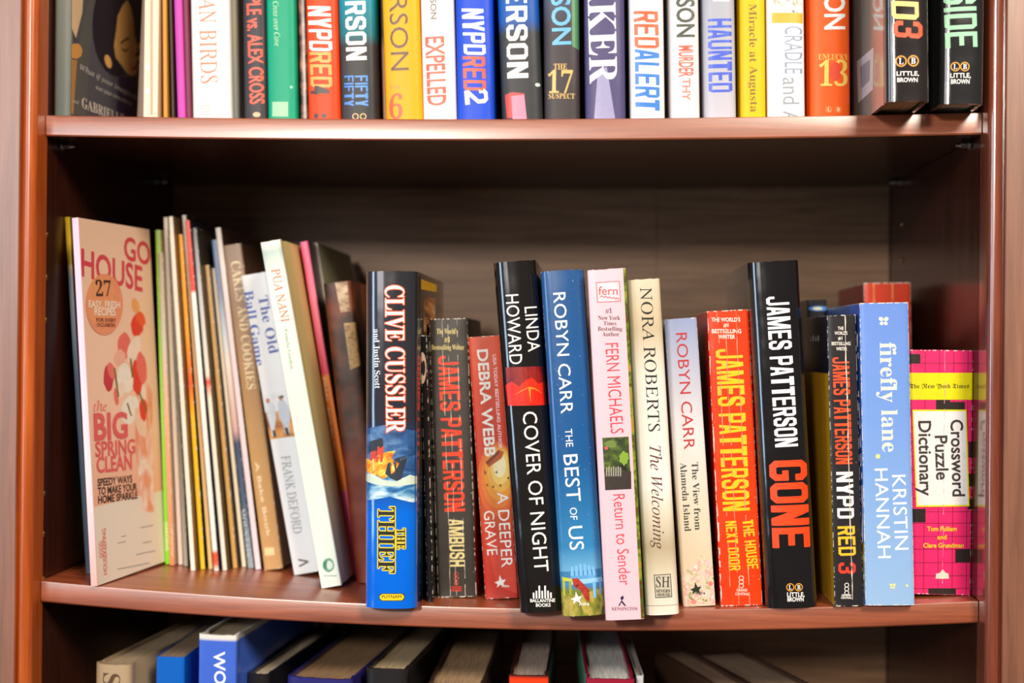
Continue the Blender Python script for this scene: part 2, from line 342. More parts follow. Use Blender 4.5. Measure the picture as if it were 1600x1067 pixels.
BLOCK = {   # heavy condensed capitals drawn as polygons in a unit box
 'A': [[(0, 0), (.33, 0), (.37, .2), (.63, .2), (.67, 0), (1, 0), (.72, 1), (.5, 1), (.5, .78), (.6, .37), (.4, .37), (.5, .78), (.5, 1), (.28, 1)]],
 'B': [_ST, _r(.33, 0, .67, .18), _r(.33, .41, .67, .59), _r(.33, .82, .67, 1), [(.67, 0), (.82, 0), (1, .1), (1, .42), (.92, .5), (.67, .5)], [(.67, .5), (.92, .5), (1, .58), (1, .9), (.82, 1), (.67, 1)]],
 'C': [[(1, .66), (1, .87), (.78, 1), (.22, 1), (0, .87), (0, .13), (.22, 0), (.78, 0), (1, .13), (1, .34), (.67, .34)] + _CC[::-1][0:8] + [(.67, .66)]],
 'D': [_ST, _r(.33, 0, .67, .19), _r(.33, .81, .67, 1), [(.67, 0), (.8, 0), (1, .13), (1, .87), (.8, 1), (.67, 1)]],
 'E': [[(0, 0), (1, 0), (1, .19), (.33, .19), (.33, .41), (.88, .41), (.88, .59), (.33, .59), (.33, .81), (1, .81), (1, 1), (0, 1)]],
 'F': [[(0, 0), (.33, 0), (.33, .41), (.88, .41), (.88, .59), (.33, .59), (.33, .81), (1, .81), (1, 1), (0, 1)]],
 'G': [[(1, .69), (1, .87), (.78, 1), (.22, 1), (0, .87), (0, .13), (.22, 0), (.78, 0), (1, .13), (1, .48), (.52, .48), (.52, .34), (.67, .34)] + _CC[::-1][0:8] + [(.67, .69)]],
 'H': [_ST, _r(.33, .4, .67, .6), _r(.67, 0, 1, 1)], 'I': [_ST],
 'J': [[(.67, 1), (.67, .24), (.62, .19), (.38, .19), (.33, .24), (.33, .36), (0, .36), (0, .13), (.22, 0), (.78, 0), (1, .13), (1, 1)]],
 'K': [[(0, 0), (.33, 0), (.33, .34), (.42, .46), (.66, 0), (1, 0), (.66, .6), (1, 1), (.66, 1), (.33, .6), (.33, 1), (0, 1)]],
 'L': [[(0, 0), (.9, 0), (.9, .19), (.33, .19), (.33, 1), (0, 1)]], 'M': [_M], 'W': [[(x, 1-y) for x, y in _M]],
 'N': [[(0, 0), (.3, 0), (.3, .55), (.66, 0), (1, 0), (1, 1), (.7, 1), (.7, .46), (.34, 1), (0, 1)]],
 'O': [_O + [_O[0]] + _OI[:1] + _OI[::-1]],
 'P': [_ST, _r(.33, .36, .67, .54), _r(.33, .82, .67, 1), [(.67, .36), (.82, .36), (1, .47), (1, .89), (.82, 1), (.67, 1)]],
 'R': [_ST, _r(.33, .42, .67, .59), _r(.33, .82, .67, 1), [(.67, .42), (.84, .42), (1, .52), (1, .89), (.82, 1), (.67, 1)], [(.45, .42), (.67, 0), (1, 0), (.82, .42)]],
 'S': [[(0, .34), (0, .13), (.22, 0), (.78, 0), (1, .13), (1, .44), (.85, .55), (.33, .7), (.33, .77), (.38, .81), (.62, .81), (.67, .77), (.67, .66), (1, .66), (1, .87), (.78, 1), (.22, 1), (0, .87), (0, .6), (.15, .48), (.67, .33), (.67, .24), (.62, .19), (.38, .19), (.33, .24), (.33, .34)]],
 'T': [[(.33, 0), (.67, 0), (.67, .8), (1, .8), (1, 1), (0, 1), (0, .8), (.33, .8)]],
 'U': [[(0, 1), (0, .13), (.22, 0), (.78, 0), (1, .13), (1, 1), (.67, 1), (.67, .24), (.62, .19), (.38, .19), (.33, .24), (.33, 1)]],
 'X': [[(0, 0), (.34, 0), (.5, .3), (.66, 0), (1, 0), (.7, .5), (1, 1), (.66, 1), (.5, .7), (.34, 1), (0, 1), (.3, .5)]],
 'Y': [[(.33, 0), (.67, 0), (.67, .4), (1, 1), (.66, 1), (.5, .65), (.34, 1), (0, 1), (.33, .4)]],
 '2': [[(0, 0), (1, 0), (1, .2), (.42, .2), (1, .55), (1, .87), (.78, 1), (.22, 1), (0, .87), (0, .65), (.33, .65), (.33, .77), (.38, .81), (.62, .81), (.67, .77), (.67, .6), (0, .2)]],
 '3': [[(0, .33), (0, .13), (.22, 0), (.78, 0), (1, .13), (1, .42), (.88, .5), (1, .58), (1, .87), (.78, 1), (.22, 1), (0, .87), (0, .67), (.33, .67), (.33, .77), (.38, .81), (.62, .81), (.67, .77), (.67, .6), (.4, .6), (.4, .42), (.67, .42), (.67, .24), (.62, .19), (.38, .19), (.33, .24), (.33, .33)]],
 '4': [[(.55, 0), (.88, 0), (.88, .2), (1, .2), (1, .38), (.88, .38), (.88, 1), (.5, 1), (0, .4), (0, .2), (.55, .2)]]}
_fa = {.33: .28, .67: .72, .38: .34, .62: .66}; _fb = {.19: .15, .81: .85, .24: .21, .76: .79, .18: .15, .82: .85, .41: .425, .59: .575}
BLOCK = {c: [[(_fa.get(p[0], p[0]), _fb.get(p[1], p[1])) for p in q] for q in g] for c, g in BLOCK.items()}
def block_line(s):
    V, F = [], []; x = 0
    for c in s:
        if c == ' ': x += .62; continue
        g = BLOCK[c]; wmax = max(p[0] for q in g for p in q)
        for q in g:
            bm = bmesh.new(); vs = [bm.verts.new((p[0], p[1], 0)) for p in q]; f = bm.faces.new(vs); f.normal_update(); bmesh.ops.triangulate(bm, faces=[f], ngon_method='EAR_CLIP')
            bm.verts.index_update(); n = len(V); V += [(v.co.x+x, v.co.y) for v in bm.verts]; F += [[v.index+n for v in t.verts] for t in bm.faces]; bm.free()
        x += wmax+.17
    return V, F, (min(v[0] for v in V), max(v[0] for v in V), 0, 1)
TM = {}
def typeset(keys):
    """all strings of one face are set as the lines of one text, then cut apart"""
    faces = {}
    for s, k, off in keys: faces.setdefault((k, off), []).append(s)
    for (k, off), L in faces.items():
        if k == 'k':
            for q in L: TM[(q, k, off)] = block_line(q)
            continue
        L = ['H', 'H'] + sorted(set(L))
        c = bpy.data.curves.new('t', 'FONT'); c.body = '\n'.join(glyphs(q, k) for q in L); c.offset = off; c.resolution_u = 3; c.space_line = 4
        o = bpy.data.objects.new('t', c); me = bpy.data.meshes.new_from_object(o); bpy.data.objects.remove(o); bpy.data.curves.remove(c)
        V = [v.co.copy() for v in me.vertices]; base = min(v.y for v in V if v.y > max(q.y for q in V)-1.2)
        below = [v.y for v in V if v.y < base-1.2]; sp = base-min(v for v in below if v > max(below)-1.2)
        ln = [int(round((base+.35-v.y)/sp)) for v in V]; sh = .22 if k == 'r' else 0
        vs = [[] for _ in L]; idx = {}
        for n, v in enumerate(V):
            q = ln[n]; y = v.y-base+q*sp; idx[n] = len(vs[q]); vs[q].append((v.x-sh*y, y))
        fs = [[] for _ in L]
        for p in me.polygons:
            a = list(p.vertices); fs[ln[a[0]]].append([idx[t] for t in a])
        bpy.data.meshes.remove(me)
        for q, t in enumerate(L):
            xs = [v[0] for v in vs[q]] or [0, 1]; ys = [v[1] for v in vs[q]] or [0, 1]
            TM[(t, k, off)] = (vs[q], fs[q], (min(xs), max(xs), min(ys), max(ys)))
JOBS = []
def txt(*a, **k): JOBS.append((a, k))
def print_all():
    keys = set()
    for a, k in JOBS:
        f = a[7] if len(a) > 7 else k.get('k', ''); off = k.get('off', 0.0); pre = k.get('pre', '')
        if f == 'h': f, off = '', (off if any(c.islower() for c in pre+a[2]) else .022)
        keys |= {(pre+a[2], f, off), (a[2], f, off), ('H', f, 0.0)}
    typeset(keys)
    for a, k in JOBS: txt_now(*a, **k)
def txt_now(B, name, s, p0, p1, hp, col, k='', surf='S', off=0.0, outline=None, ow=1.2, pre='', lay=1, slant=0.0, rough=.4):
    """print the string s along the centre line p0 -> p1 (photo pixels), letters hp pixels tall"""
    bold = k == 'h'
    if bold:
        k = ''; off, bold = (off, True) if any(c.islower() for c in pre+s) else (.022, False)
    V, F, (x0, x1, ya, yb) = TM[(pre+s, k, off)]; cap = TM[('H', k, 0.0)][2][3]
    xs0 = x0
    if pre: e = TM[(s, k, off)][2]; xs0 = x1-(e[1]-e[0])
    a, b2 = loc_uv(B, *p0, surf), loc_uv(B, *p1, surf); d = b2-a; L = d.length
    d = d/L; nrm = Vector((-d.y, d.x))
    mx, my = (p0[0]+p1[0])/2, (p0[1]+p1[1])/2; lp = math.hypot(p1[0]-p0[0], p1[1]-p0[1]); ex, ey = (p1[1]-p0[1])/lp*hp/2, -(p1[0]-p0[0])/lp*hp/2
    hl = abs((loc_uv(B, mx+ex, my+ey, surf)-loc_uv(B, mx-ex, my-ey, surf)).dot(nrm))
    P = [a + d*((x-xs0+slant*y)/(x1-xs0)*L) + nrm*((y/cap-.5)*hl) for x, y in V]
    def mk(shifts, colr, nm, e):
        bm = bmesh.new()
        for n_, (sx, sy) in enumerate(shifts):
            vs = [bm.verts.new((q.x+sx, q.y+sy, n_*3e-6)) for q in P]
            for f in F:
                try: bm.faces.new([vs[t] for t in f])
                except ValueError: pass
        clipb(B, bm, surf); place(B, bm, surf, e); bmesh.ops.recalc_face_normals(bm, faces=bm.faces)
        if len(bm.faces) == 0: bm.free(); return
        obj(nm, bm, flat(col if colr is None else colr, rough), B.e)
    r = ow*.00045; hb = min(hl*.03, L*.015) if bold else 0
    if outline and outline is not col: mk([((r+hb)*math.cos(math.pi*2*i/8), (r+hb)*math.sin(math.pi*2*i/8)) for i in range(8)], outline, name+'_outline', EPS*lay)
    if outline is col: hb += r
    mk([(0, 0)]+([(hb*math.cos(math.pi*2*i/8), hb*math.sin(math.pi*2*i/8)) for i in range(8)] if hb else []), None, name, EPS*(lay+(1 if outline else 0)))
def heavy(B, name, s, p0, p1, hp, col, k='h', hv=.5, **kw):
    """extra heavy lettering: two passes with a slight spread"""
    txt(B, name, s, p0, p1, hp, col, k, outline=col, ow=hv, **kw)
def ell(cx, cy, rx, ry, n=20, rot=0, wob=0.0):
    return [(cx+(rx*math.cos(2*math.pi*i/n)*math.cos(rot)-ry*math.sin(2*math.pi*i/n)*math.sin(rot))*(1+wob*random.uniform(-1, 1)),
             cy+(rx*math.cos(2*math.pi*i/n)*math.sin(rot)+ry*math.sin(2*math.pi*i/n)*math.cos(rot))*(1+wob*random.uniform(-1, 1))) for i in range(n)]
def rect(x0, y0, x1, y1, sk=0): return [(x0, y0), (x1, y0), (x1+sk, y1), (x0+sk, y1)]
def ring(cx, cy, r, wd, n=20):
    return [(cx+r*math.cos(2*math.pi*i/n), cy+r*math.sin(2*math.pi*i/n)) for i in range(n+1)]+[(cx+(r-wd)*math.cos(2*math.pi*i/n), cy+(r-wd)*math.sin(2*math.pi*i/n)) for i in range(n, -1, -1)]
def pic(B, name, items, surf='S', lay=1, label=None):
    """flat printed picture: [(points in photo pixels, colour or material)], later ones over earlier ones"""
    mats = []; bm = bmesh.new()
    for j, (pts, c) in enumerate(items):
        m = c if isinstance(c, bpy.types.Material) else flat(c, .4)
        if m not in mats: mats.append(m)
        t = bmesh.new(); vs = []
        for p in pts:
            q = loc_uv(B, p[0], p[1], surf); vs.append(t.verts.new((q.x, q.y, 0)))
        try: f = t.faces.new(vs)
        except ValueError: t.free(); continue
        f.normal_update(); bmesh.ops.triangulate(t, faces=[f], ngon_method='EAR_CLIP'); clipb(B, t, surf); place(B, t, surf, EPS*lay+.000008*j)
        for f in t.faces: f.material_index = mats.index(m)
        tm = bpy.data.meshes.new('x'); t.to_mesh(tm); t.free(); bm.from_mesh(tm); bpy.data.meshes.remove(tm)
    o = obj(name, bm, mats, B.e)
    if label: o['label'] = label
    return o
def creases(B, us, col=(225, 215, 200), wd=.00035, seed=1, amp=.0005, seg=46, gap=.25):
    rnd = random.Random(seed); bm = bmesh.new()
    for u in us:
        x = u; prev = None
        for i in range(seg+1):
            z = B.h*(.002+.996*i/seg); x += rnd.uniform(-amp, amp)*.5; x += (u-x)*.25
            ww = wd*rnd.uniform(.3, 1.5)
            cur = [(x-ww/2, z), (x+ww/2, z)]
            if prev and rnd.random() > gap:
                vs = [bm.verts.new((q[0], B.ys(q[0])-EPS*4.2, q[1])) for q in (prev[0], prev[1], cur[1], cur[0])]; bm.faces.new(vs)
            prev = cur
    obj('spine_crease', bm, flat(col, .7), B.e)
NUDGE = {0: -0.0001, 1: 0.00029, 2: 0.00062, 3: 0.00075, 4: -0.0003, 5: -0.00015, 6: 0.00045, 9: -0.00015, 10: 0.00015, 12: -0.00209, 13: -0.0024, 15: -0.00029, 16: 0.00053, 17: -0.00052, 18: 0.00075, 19: -0.00144, 20: 0.00207, 21: 0.00144, 22: 0.0088, 23: 0.00584, 24: 0.0057, 25: 0.00465, 26: 0.00345, 27: 0.0009, 28: 0.00105, 29: 0.00105, 30: -0.00015, 31: -0.00015, 32: -0.0003, 33: -0.00045, 34: -0.00225, 35: -0.00247, 36: -0.00126, 37: 0.0006, 38: 0.003, 40: -0.0039, 41: -0.0009, 42: 0.0009, 43: 0.00165, 44: 0.00135, 45: 0.0009, 46: -0.00045, 47: -0.0009, 48: 0.00105, 49: -0.0009, 50: -0.0012, 51: 0.0024, 66: -0.00045, 67: 0.00045, 68: -0.0024, 69: 0.0024}
#BOOKS
M_ = 'books and magazines on the middle shelf'; U_ = 'books on the upper shelf'; L_ = 'books on the lower shelf'
HB, PB, MG = 'hardcover_book', 'paperback_book', 'magazine'
WHT = (250, 248, 244); BLK = (22, 20, 20)
def horiz(B, nm, s, xa, xb, y, h, col, k='h', **kw): txt(B, nm, s, (xa, y), (xb, y), h, col, k, **kw)
def lb_logo(B, c1, c2, r):
    for (x, y), ch in ((c1, 'L'), (c2, 'B')):
        pic(B, 'publisher_logo', [(ring(x, y, r, r*.24), (225, 150, 40))]); txt(B, 'logo_letter', ch, (x-r*.4, y), (x+r*.4, y), r*1.1, WHT, 'b', lay=3)
# ===== middle shelf, centre and right: one by one =====
K = {'group': M_}
GL = dict(rough=.16, bump=.35, coat=1.0)
b = stand(HB, 'thick blue hardcover with a burning ship on its spine and orange outlined capitals', [(568, 425), (652, 425), (648, 952), (570, 953)], .158, 'hard',
          [(0, (0, 105, 225)), (.28, (0, 108, 228)), (.36, (30, 80, 150)), (.5, (25, 60, 105)), (.56, (44, 46, 56)), (1, (46, 46, 52))], sideR=[(0, (10, 24, 50)), (.3, (22, 62, 92)), (.45, (70, 60, 40)), (.6, (20, 22, 30)), (1, (18, 18, 22))], b=.009, p=2.4, mk=GL, **K)
sea = art([(15, 70, 140), (50, 120, 175), (150, 195, 220), (225, 238, 242)], 70, (1, 1, 2)); sky = art([(20, 50, 95), (50, 95, 150), (110, 150, 190)], 60, (1, 1, 2)); fire = art([(190, 40, 5), (250, 120, 0), (255, 205, 60), (255, 245, 190)], 130, dist=1.5)
pic(b, 'spine_picture', [([(560, 672), (600, 664), (660, 676), (660, 760), (560, 760)], sky), ([(560, 735), (590, 742), (625, 748), (660, 738), (660, 780), (645, 786), (610, 776), (575, 782), (560, 775)], sea),
    ([(577, 690), (597, 684), (600, 700), (588, 712), (576, 706)], (30, 35, 45)), ([(590, 698), (600, 696), (598, 722), (587, 722)], (215, 60, 30)), ([(578, 706), (588, 704), (586, 722), (577, 722)], (195, 55, 30)),
    ([(568, 716), (580, 720), (590, 712), (604, 706), (618, 704), (612, 716), (624, 724), (616, 738), (600, 748), (582, 742), (568, 736)], fire),
    ([(606, 724), (620, 716), (634, 712), (636, 718), (630, 736), (626, 754), (610, 747), (602, 740)], (34, 46, 62)), ([(608, 724), (634, 713), (635, 716), (610, 728)], (70, 80, 95)),
    ([(566, 742), (580, 740), (600, 750), (620, 752), (640, 742), (655, 748), (655, 756), (620, 760), (590, 758), (566, 752)], (205, 222, 205))], label='burning steamship on a stormy sea')
txt(b, 'author_lettering', 'CLIVE CUSSLER', (616.5, 446), (618.5, 676), 29, (252, 244, 236), 'b', outline=(225, 85, 35), ow=1.5)
txt(b, 'coauthor_lettering', 'and Justin Scott', (588, 514), (590, 607), 9, (232, 232, 236), 'b')
txt(b, 'title_lettering', 'THE', (626.5, 826), (626.5, 858), 13, (24, 22, 24), 'b', outline=(238, 210, 30), ow=1.5)
txt(b, 'title_lettering', 'THIEF', (604, 792), (604, 895), 26, (22, 22, 26), 'b', outline=(238, 210, 30), ow=1.7)
pic(b, 'publisher_badge', [([(596, 927), (629, 927), (632, 930), (632, 936), (629, 939), (596, 939), (592.5, 936), (592.5, 930)], (40, 50, 20)), ([(597, 928), (628, 928), (631, 931), (631, 935), (628, 938), (597, 938), (593.5, 935), (593.5, 931)], (250, 205, 10))])
horiz(b, 'publisher_lettering', 'PUTNAM', 597, 627, 932, 4.5, (60, 55, 20), '', lay=4)
pic(b, 'cover_picture', [([(658, 436), (682, 445), (682, 456), (658, 452)], (235, 175, 10)), ([(662, 463), (680, 467), (680, 640), (662, 650)], art([(70, 40, 20), (190, 120, 60), (225, 185, 150)], 40, (1, .3, 3)))], surf='R')
bl = stand(PB, 'thin black paperback pushed back beside the blue ship hardcover, white ring on its edge', [(656, 502), (666, 501), (676, 918), (667, 918)], .08, 'soft', (24, 22, 24), deep=.012, mk=dict(rough=.25, wear=.5, bump=.2), **K)
pic(bl, 'spine_ring', [(ring(660, 577, 1, .1), (20, 20, 20)), (ell(659, 575, 6.5, 25), (222, 190, 165)), (ell(661, 575, 3, 12), (40, 30, 30))])
b = stand(PB, 'worn dark brown paperback with creased spine and tall orange red capitals', [(668.5, 501), (729, 498), (742.5, 934), (683, 936)], .108, 'soft', [(0, (50, 45, 41)), (1, (60, 54, 49))], sideR=[(0, (150, 30, 60)), (.2, (180, 40, 30)), (.4, (160, 150, 150)), (.6, (60, 40, 40)), (1, (28, 24, 24))], mk=dict(rough=.4, wear=.7, bump=.3), **K)
YE = (226, 208, 130)
horiz(b, 'blurb_lettering', "The World's", 681, 714, 517.5, 8, YE, 'b'); horiz(b, 'blurb_lettering', '#1', 693, 702, 530.5, 8, YE, 'b'); horiz(b, 'blurb_lettering', 'Bestselling Writer', 673, 724, 542.5, 7.5, YE, 'b')
txt(b, 'author_lettering', 'JAMES PATTERSON', (699, 556), (709.5, 799), 32, (242, 62, 20), 'k')
txt(b, 'title_lettering', 'AMBUSH', (711.5, 811), (713.5, 885), 23, (222, 208, 145), 'k')
for y in (897, 904, 911): pic(b, 'publisher_logo', [(ring(711.5, y, 3.6, 1), (205, 50, 25))])
for i in range(3): pic(b, 'logo_text_line', [(rect(704, 916+3*i, 720, 917.6+3*i), (205, 50, 25))])
creases(b, (-.0045, -.0003, .0062), seed=3, gap=.3, wd=.0003)
b = stand(PB, 'orange red paperback with white capitals and a glowing box over tiny birds', [(731, 528.6), (779, 526.5), (809, 937), (755, 938)], .105, 'soft', [(0, (190, 50, 38)), (.2, (205, 62, 45)), (.35, (205, 90, 40)), (.6, (205, 60, 40)), (1, (226, 82, 46))], mk=dict(rough=.35, wear=.4, bump=.2), **K)
pic(b, 'spine_picture', [(ell(775, 748, 30, 58, 28), (226, 105, 48)), (ell(777, 744, 27, 50, 28), (232, 130, 50)), (ell(779, 740, 24, 42, 28), (240, 156, 56)), (ell(780, 735, 20, 34, 28), (246, 186, 80)), (ell(780, 731, 15, 26, 24), (250, 212, 116)), (ell(779, 728, 10, 18, 20), (252, 238, 190)),
    ([(757, 722), (778, 702), (786, 706), (782, 716), (762, 730)], (190, 88, 40)), ([(757, 722), (778, 702), (779, 708), (760, 726)], (130, 55, 28)),
    ([(748, 800), (790, 850), (812, 900), (812, 930), (775, 915)], art([(200, 60, 45), (222, 80, 60)], 50)),
    ([(772, 738), (775, 735), (776, 740)], BLK), ([(754, 733), (758, 738), (757, 743)], (110, 40, 30)), ([(758, 755), (761, 757), (760, 761)], BLK), ([(767, 760), (770, 758), (770, 763)], BLK), ([(778, 758), (782, 756), (781, 761)], BLK), ([(790, 746), (794, 745), (793, 749)], BLK)], label='glowing carton with birds flying out')
txt(b, 'author_lettering', 'DEBRA WEBB', (751.5, 546), (764, 713), 16, WHT, 'h', lay=3); txt(b, 'blurb_lettering', 'USA TODAY BESTSELLING AUTHOR', (770.5, 554), (780.5, 701), 5, (250, 215, 215), 'h', lay=3)
txt(b, 'title_lettering', 'A DEEPER', (783.5, 769), (791, 886), 17, WHT, '', lay=5); txt(b, 'title_lettering', 'GRAVE', (762, 798), (768, 867), 16, WHT, '', lay=5)
def mira(b, x, y, c, lay=5): pic(b, 'publisher_logo', [([(x-9, y), (x-2, y-3), (x-1, y-12), (x+3, y-4), (x+9, y-5), (x+5, y+1), (x+7, y+6), (x, y+3), (x-5, y+8), (x-4, y+2)], c)], lay=lay)
mira(b, 780, 910, WHT); horiz(b, 'publisher_lettering', 'mira', 783, 794, 915, 4, WHT, 'h', lay=5)
b = stand(HB, 'tall black hardcover with thin white capitals and a red flame square', [(770, 413), (837, 409), (879, 960), (812, 961)], .158, 'hard', (26, 23, 22), b=.0085, p=2.3, mk=GL, **K)
pic(b, 'spine_picture', [([(790, 574), (852, 572), (857, 633), (794, 634)], art([(90, 10, 10), (150, 20, 15), (110, 15, 12)], 60)), ([(790, 602), (800, 596), (812, 604), (822, 594), (832, 590), (842, 600), (853, 594), (857, 633), (794, 634)], art([(225, 25, 5), (250, 40, 5), (235, 30, 0)], 60)), ([(803, 618), (815, 610), (828, 604), (836, 606), (850, 616), (836, 608), (830, 608), (830, 630), (826, 606), (815, 612)], (255, 130, 20))], label='red flames')
txt(b, 'author_lettering', 'LINDA', (829.5, 479), (835.5, 549), 19, WHT, ''); txt(b, 'author_lettering', 'HOWARD', (800.5, 460), (807, 569), 20, WHT, '')
txt(b, 'title_lettering', 'COVER OF NIGHT', (828, 643), (847, 893), 22, (240, 238, 234), '')
for i in range(7): pic(b, 'publisher_logo', [(rect(833+4.5*i, 923-(i in (2, 4))*8+(i in (0, 6))*3, 835.6+4.5*i, 935, .3), WHT)])
horiz(b, 'publisher_lettering', 'BALLANTINE', 829, 868, 938.5, 5, WHT, 'h'); horiz(b, 'publisher_lettering', 'BOOKS', 838, 861, 945.5, 5, WHT, 'h')
b = stand(HB, 'blue hardcover with thin white capitals above a light blue garden chair', [(842, 426.5), (913, 423), (944, 964), (880.5, 966)], .158, 'hard', [(0, (90, 110, 40)), (.075, (120, 125, 60)), (.085, (70, 130, 190)), (.13, (110, 175, 215)), (.2, (50, 130, 185)), (.45, (26, 88, 148)), (1, (36, 84, 140))], b=.006, p=2.6, sideR=[(0, (30, 70, 110)), (.3, (30, 60, 90)), (.5, (200, 170, 150)), (.55, (20, 60, 120)), (1, (25, 70, 125))], mk=dict(rough=.25, bump=.2, coat=.3, wear=.15), **K)
gr = art([(70, 90, 30), (130, 130, 45), (190, 170, 80), (60, 70, 30)], 150, (1, 1, .5)); LBc = (120, 185, 235)
slats = [([(892+7*i+abs(i-2.5)*0, 902), (897.5+7*i, 902), (896+6.6*i, 880+abs(i-2.5)*2.2), (892+6.6*i, 880+abs(i-2.5)*2.2)], LBc) for i in range(6)]
pic(b, 'spine_picture', [([(876, 894), (946, 888), (946, 905), (876, 912)], (60, 125, 175)), ([(876, 925), (900, 930), (946, 918), (950, 968), (876, 970)], gr)]+slats+[([(892, 900), (932, 898), (932, 903), (892, 905)], (90, 160, 215)), ([(890, 906), (940, 902), (942, 909), (892, 914)], (150, 205, 240)), ([(926, 908), (931, 908), (932, 934), (928, 934)], LBc), ([(936, 905), (939, 905), (940, 928), (937, 928)], LBc),
    ([(878, 902), (894, 904), (895, 909), (879, 908)], (200, 205, 60)), ([(879, 908), (883, 908), (884, 932), (880, 932)], (185, 195, 50)), ([(889, 908), (893, 908), (894, 930), (890, 930)], (150, 165, 40)), ([(894, 904), (903, 903), (920, 920), (922, 940), (916, 938), (908, 922), (897, 916)], art([(90, 30, 25), (190, 60, 45), (60, 25, 25)], 300))], label='light blue garden chair with a red throw on grass by water')
txt(b, 'author_lettering', 'ROBYN CARR', (874, 457), (886.5, 646), 19, WHT, ''); txt(b, 'title_lettering', 'THE', (888.5, 670), (890.5, 698), 11, WHT, ''); txt(b, 'title_lettering', 'BEST', (891.5, 710), (897, 783), 22, WHT, '')
txt(b, 'title_lettering', 'OF', (896, 793), (897, 812), 11, WHT, ''); txt(b, 'title_lettering', 'US', (899, 822), (902, 859), 22, WHT, ''); mira(b, 901, 936, WHT, lay=5); horiz(b, 'publisher_lettering', 'mira', 906, 921, 943, 5, WHT, 'h', lay=5)
b = stand(HB, 'pale pink hardcover with red lettering and a garden gate photo on its spine', [(915, 424), (978, 420.5), (1005, 970), (946, 970.5)], .158, 'hard', (242, 196, 208), sideR=(90, 110, 50), side=(215, 200, 205), b=.0028, p=4, mk=dict(rough=.3, bump=.12, coat=.2), **K)
leafy = art([(120, 50, 20), (70, 95, 20), (140, 160, 50), (210, 120, 60)], 160)
pic(b, 'back_cover_art', [([(972.5, 420), (990, 418), (1012, 972), (1001, 972)], leafy)])
pic(b, 'author_emblem', [([(930, 441), (967, 439), (969, 471), (932, 473)], (225, 95, 100)), ([(931.3, 442.3), (965.8, 440.3), (967.6, 469.7), (933.3, 471.7)], (243, 210, 218))]+[(ell(938+3*i, 463+i*.4, 2.2, .9, 8, rot=.8 if i % 2 else -.8), (225, 95, 100)) for i in range(10)])
horiz(b, 'author_lettering', 'fern', 934, 964, 454, 13, (228, 80, 85), '', lay=4)
DK = (50, 30, 40)
horiz(b, 'blurb_lettering', '#1', 945, 955, 485.5, 7.5, DK, 'b'); horiz(b, 'blurb_lettering', 'New York', 933.5, 968, 496.5, 6.5, DK, 'b'); horiz(b, 'blurb_lettering', 'Times', 942, 962, 505, 6, DK, 'b'); horiz(b, 'blurb_lettering', 'Bestselling', 933, 971, 513.5, 6.5, DK, 'b'); horiz(b, 'blurb_lettering', 'Author', 940, 966.5, 522, 6.5, DK, 'b')
txt(b, 'author_lettering', 'FERN MICHAELS', (954.5, 536), (963.5, 677), 20, (226, 62, 76), ''); txt(b, 'title_lettering', 'Return to Sender', (966, 772), (976, 914), 18, (226, 70, 85), '')
pic(b, 'spine_picture', [([(940, 684), (981, 682), (985.5, 764), (944.5, 766)], art([(30, 32, 20), (60, 75, 30), (95, 120, 45), (40, 40, 25)], 130)), ([(944, 737), (985, 736), (985.5, 764), (944.5, 766)], (52, 44, 38)), (ell(974, 716, 7, 11, wob=.2), (130, 165, 50)), (ell(952, 694, 9, 6, wob=.3), (110, 130, 60)), (ell(946, 700, 3, 3), (200, 90, 80))]+[(rect(946+3.6*i, 730-(i % 2)*1.5, 947.8+3.6*i, 744), (170, 165, 150)) for i in range(7)], label='dark garden with a pale picket gate')
pic(b, 'publisher_logo', [([(965, 946), (970, 938), (968, 934), (972, 930), (974, 934), (971, 938), (978, 947), (974, 946), (970, 941), (967, 947)], (35, 30, 70))]); horiz(b, 'publisher_lettering', 'KENSINGTON', 955, 995, 951, 5, (40, 35, 60), 'b')
b = stand(HB, 'cream hardcover with black serif capitals and brown italic script', [(979, 439), (1031, 436), (1062, 962), (1009, 963)], .155, 'hard', [(0, (240, 236, 226)), (.12, (222, 212, 190)), (.2, (190, 176, 148)), (.3, (225, 218, 200)), (.38, (242, 240, 236)), (.7, (236, 232, 224)), (.85, (205, 190, 160)), (1, (226, 214, 190))], b=.0055, p=2.6, mk=dict(rough=.28, bump=.2, coat=.12), **K)
txt(b, 'author_lettering', 'NORA ROBERTS', (1009, 449), (1022.5, 674), 18, (28, 24, 26), 'r'); txt(b, 'title_lettering', 'The Welcoming', (1023.5, 695), (1030, 857), 17, (95, 50, 42), 'i', slant=.1)
pic(b, 'publisher_badge', [([(1021.5, 898), (1048, 896.5), (1050.5, 933), (1024, 934.5)], (40, 40, 50)), ([(1022.6, 899), (1047, 897.6), (1049.3, 932), (1025, 933.3)], (205, 198, 178))])
horiz(b, 'publisher_lettering', 'SH', 1025, 1046.5, 909, 16, (35, 32, 45), 'r', lay=4); horiz(b, 'publisher_lettering', 'SEVERN', 1025.5, 1047.5, 923, 4.6, (35, 32, 45), 'b', lay=4); horiz(b, 'publisher_lettering', 'HOUSE', 1027, 1047.5, 929, 4.6, (35, 32, 45), 'b', lay=4)
pic(b, 'jacket_fold', [([(1006, 946.5), (1064, 944.5), (1064, 945.6), (1006, 947.6)], (175, 160, 135))])
b = stand(PB, 'lavender to beige paperback with thin red capitals above small pink roses', [(1037, 500), (1089.5, 498), (1117, 947), (1069, 950)], .105, 'soft', [(0, (215, 205, 180)), (.15, (222, 205, 178)), (.35, (226, 214, 196)), (.6, (222, 220, 224)), (.8, (186, 192, 214)), (1, (146, 162, 206))], mk=dict(rough=.35, bump=.2, wear=.3), **K)
flo = art([(120, 120, 70), (200, 195, 150), (235, 215, 200), (228, 160, 150), (245, 235, 225)], 190, dist=1)
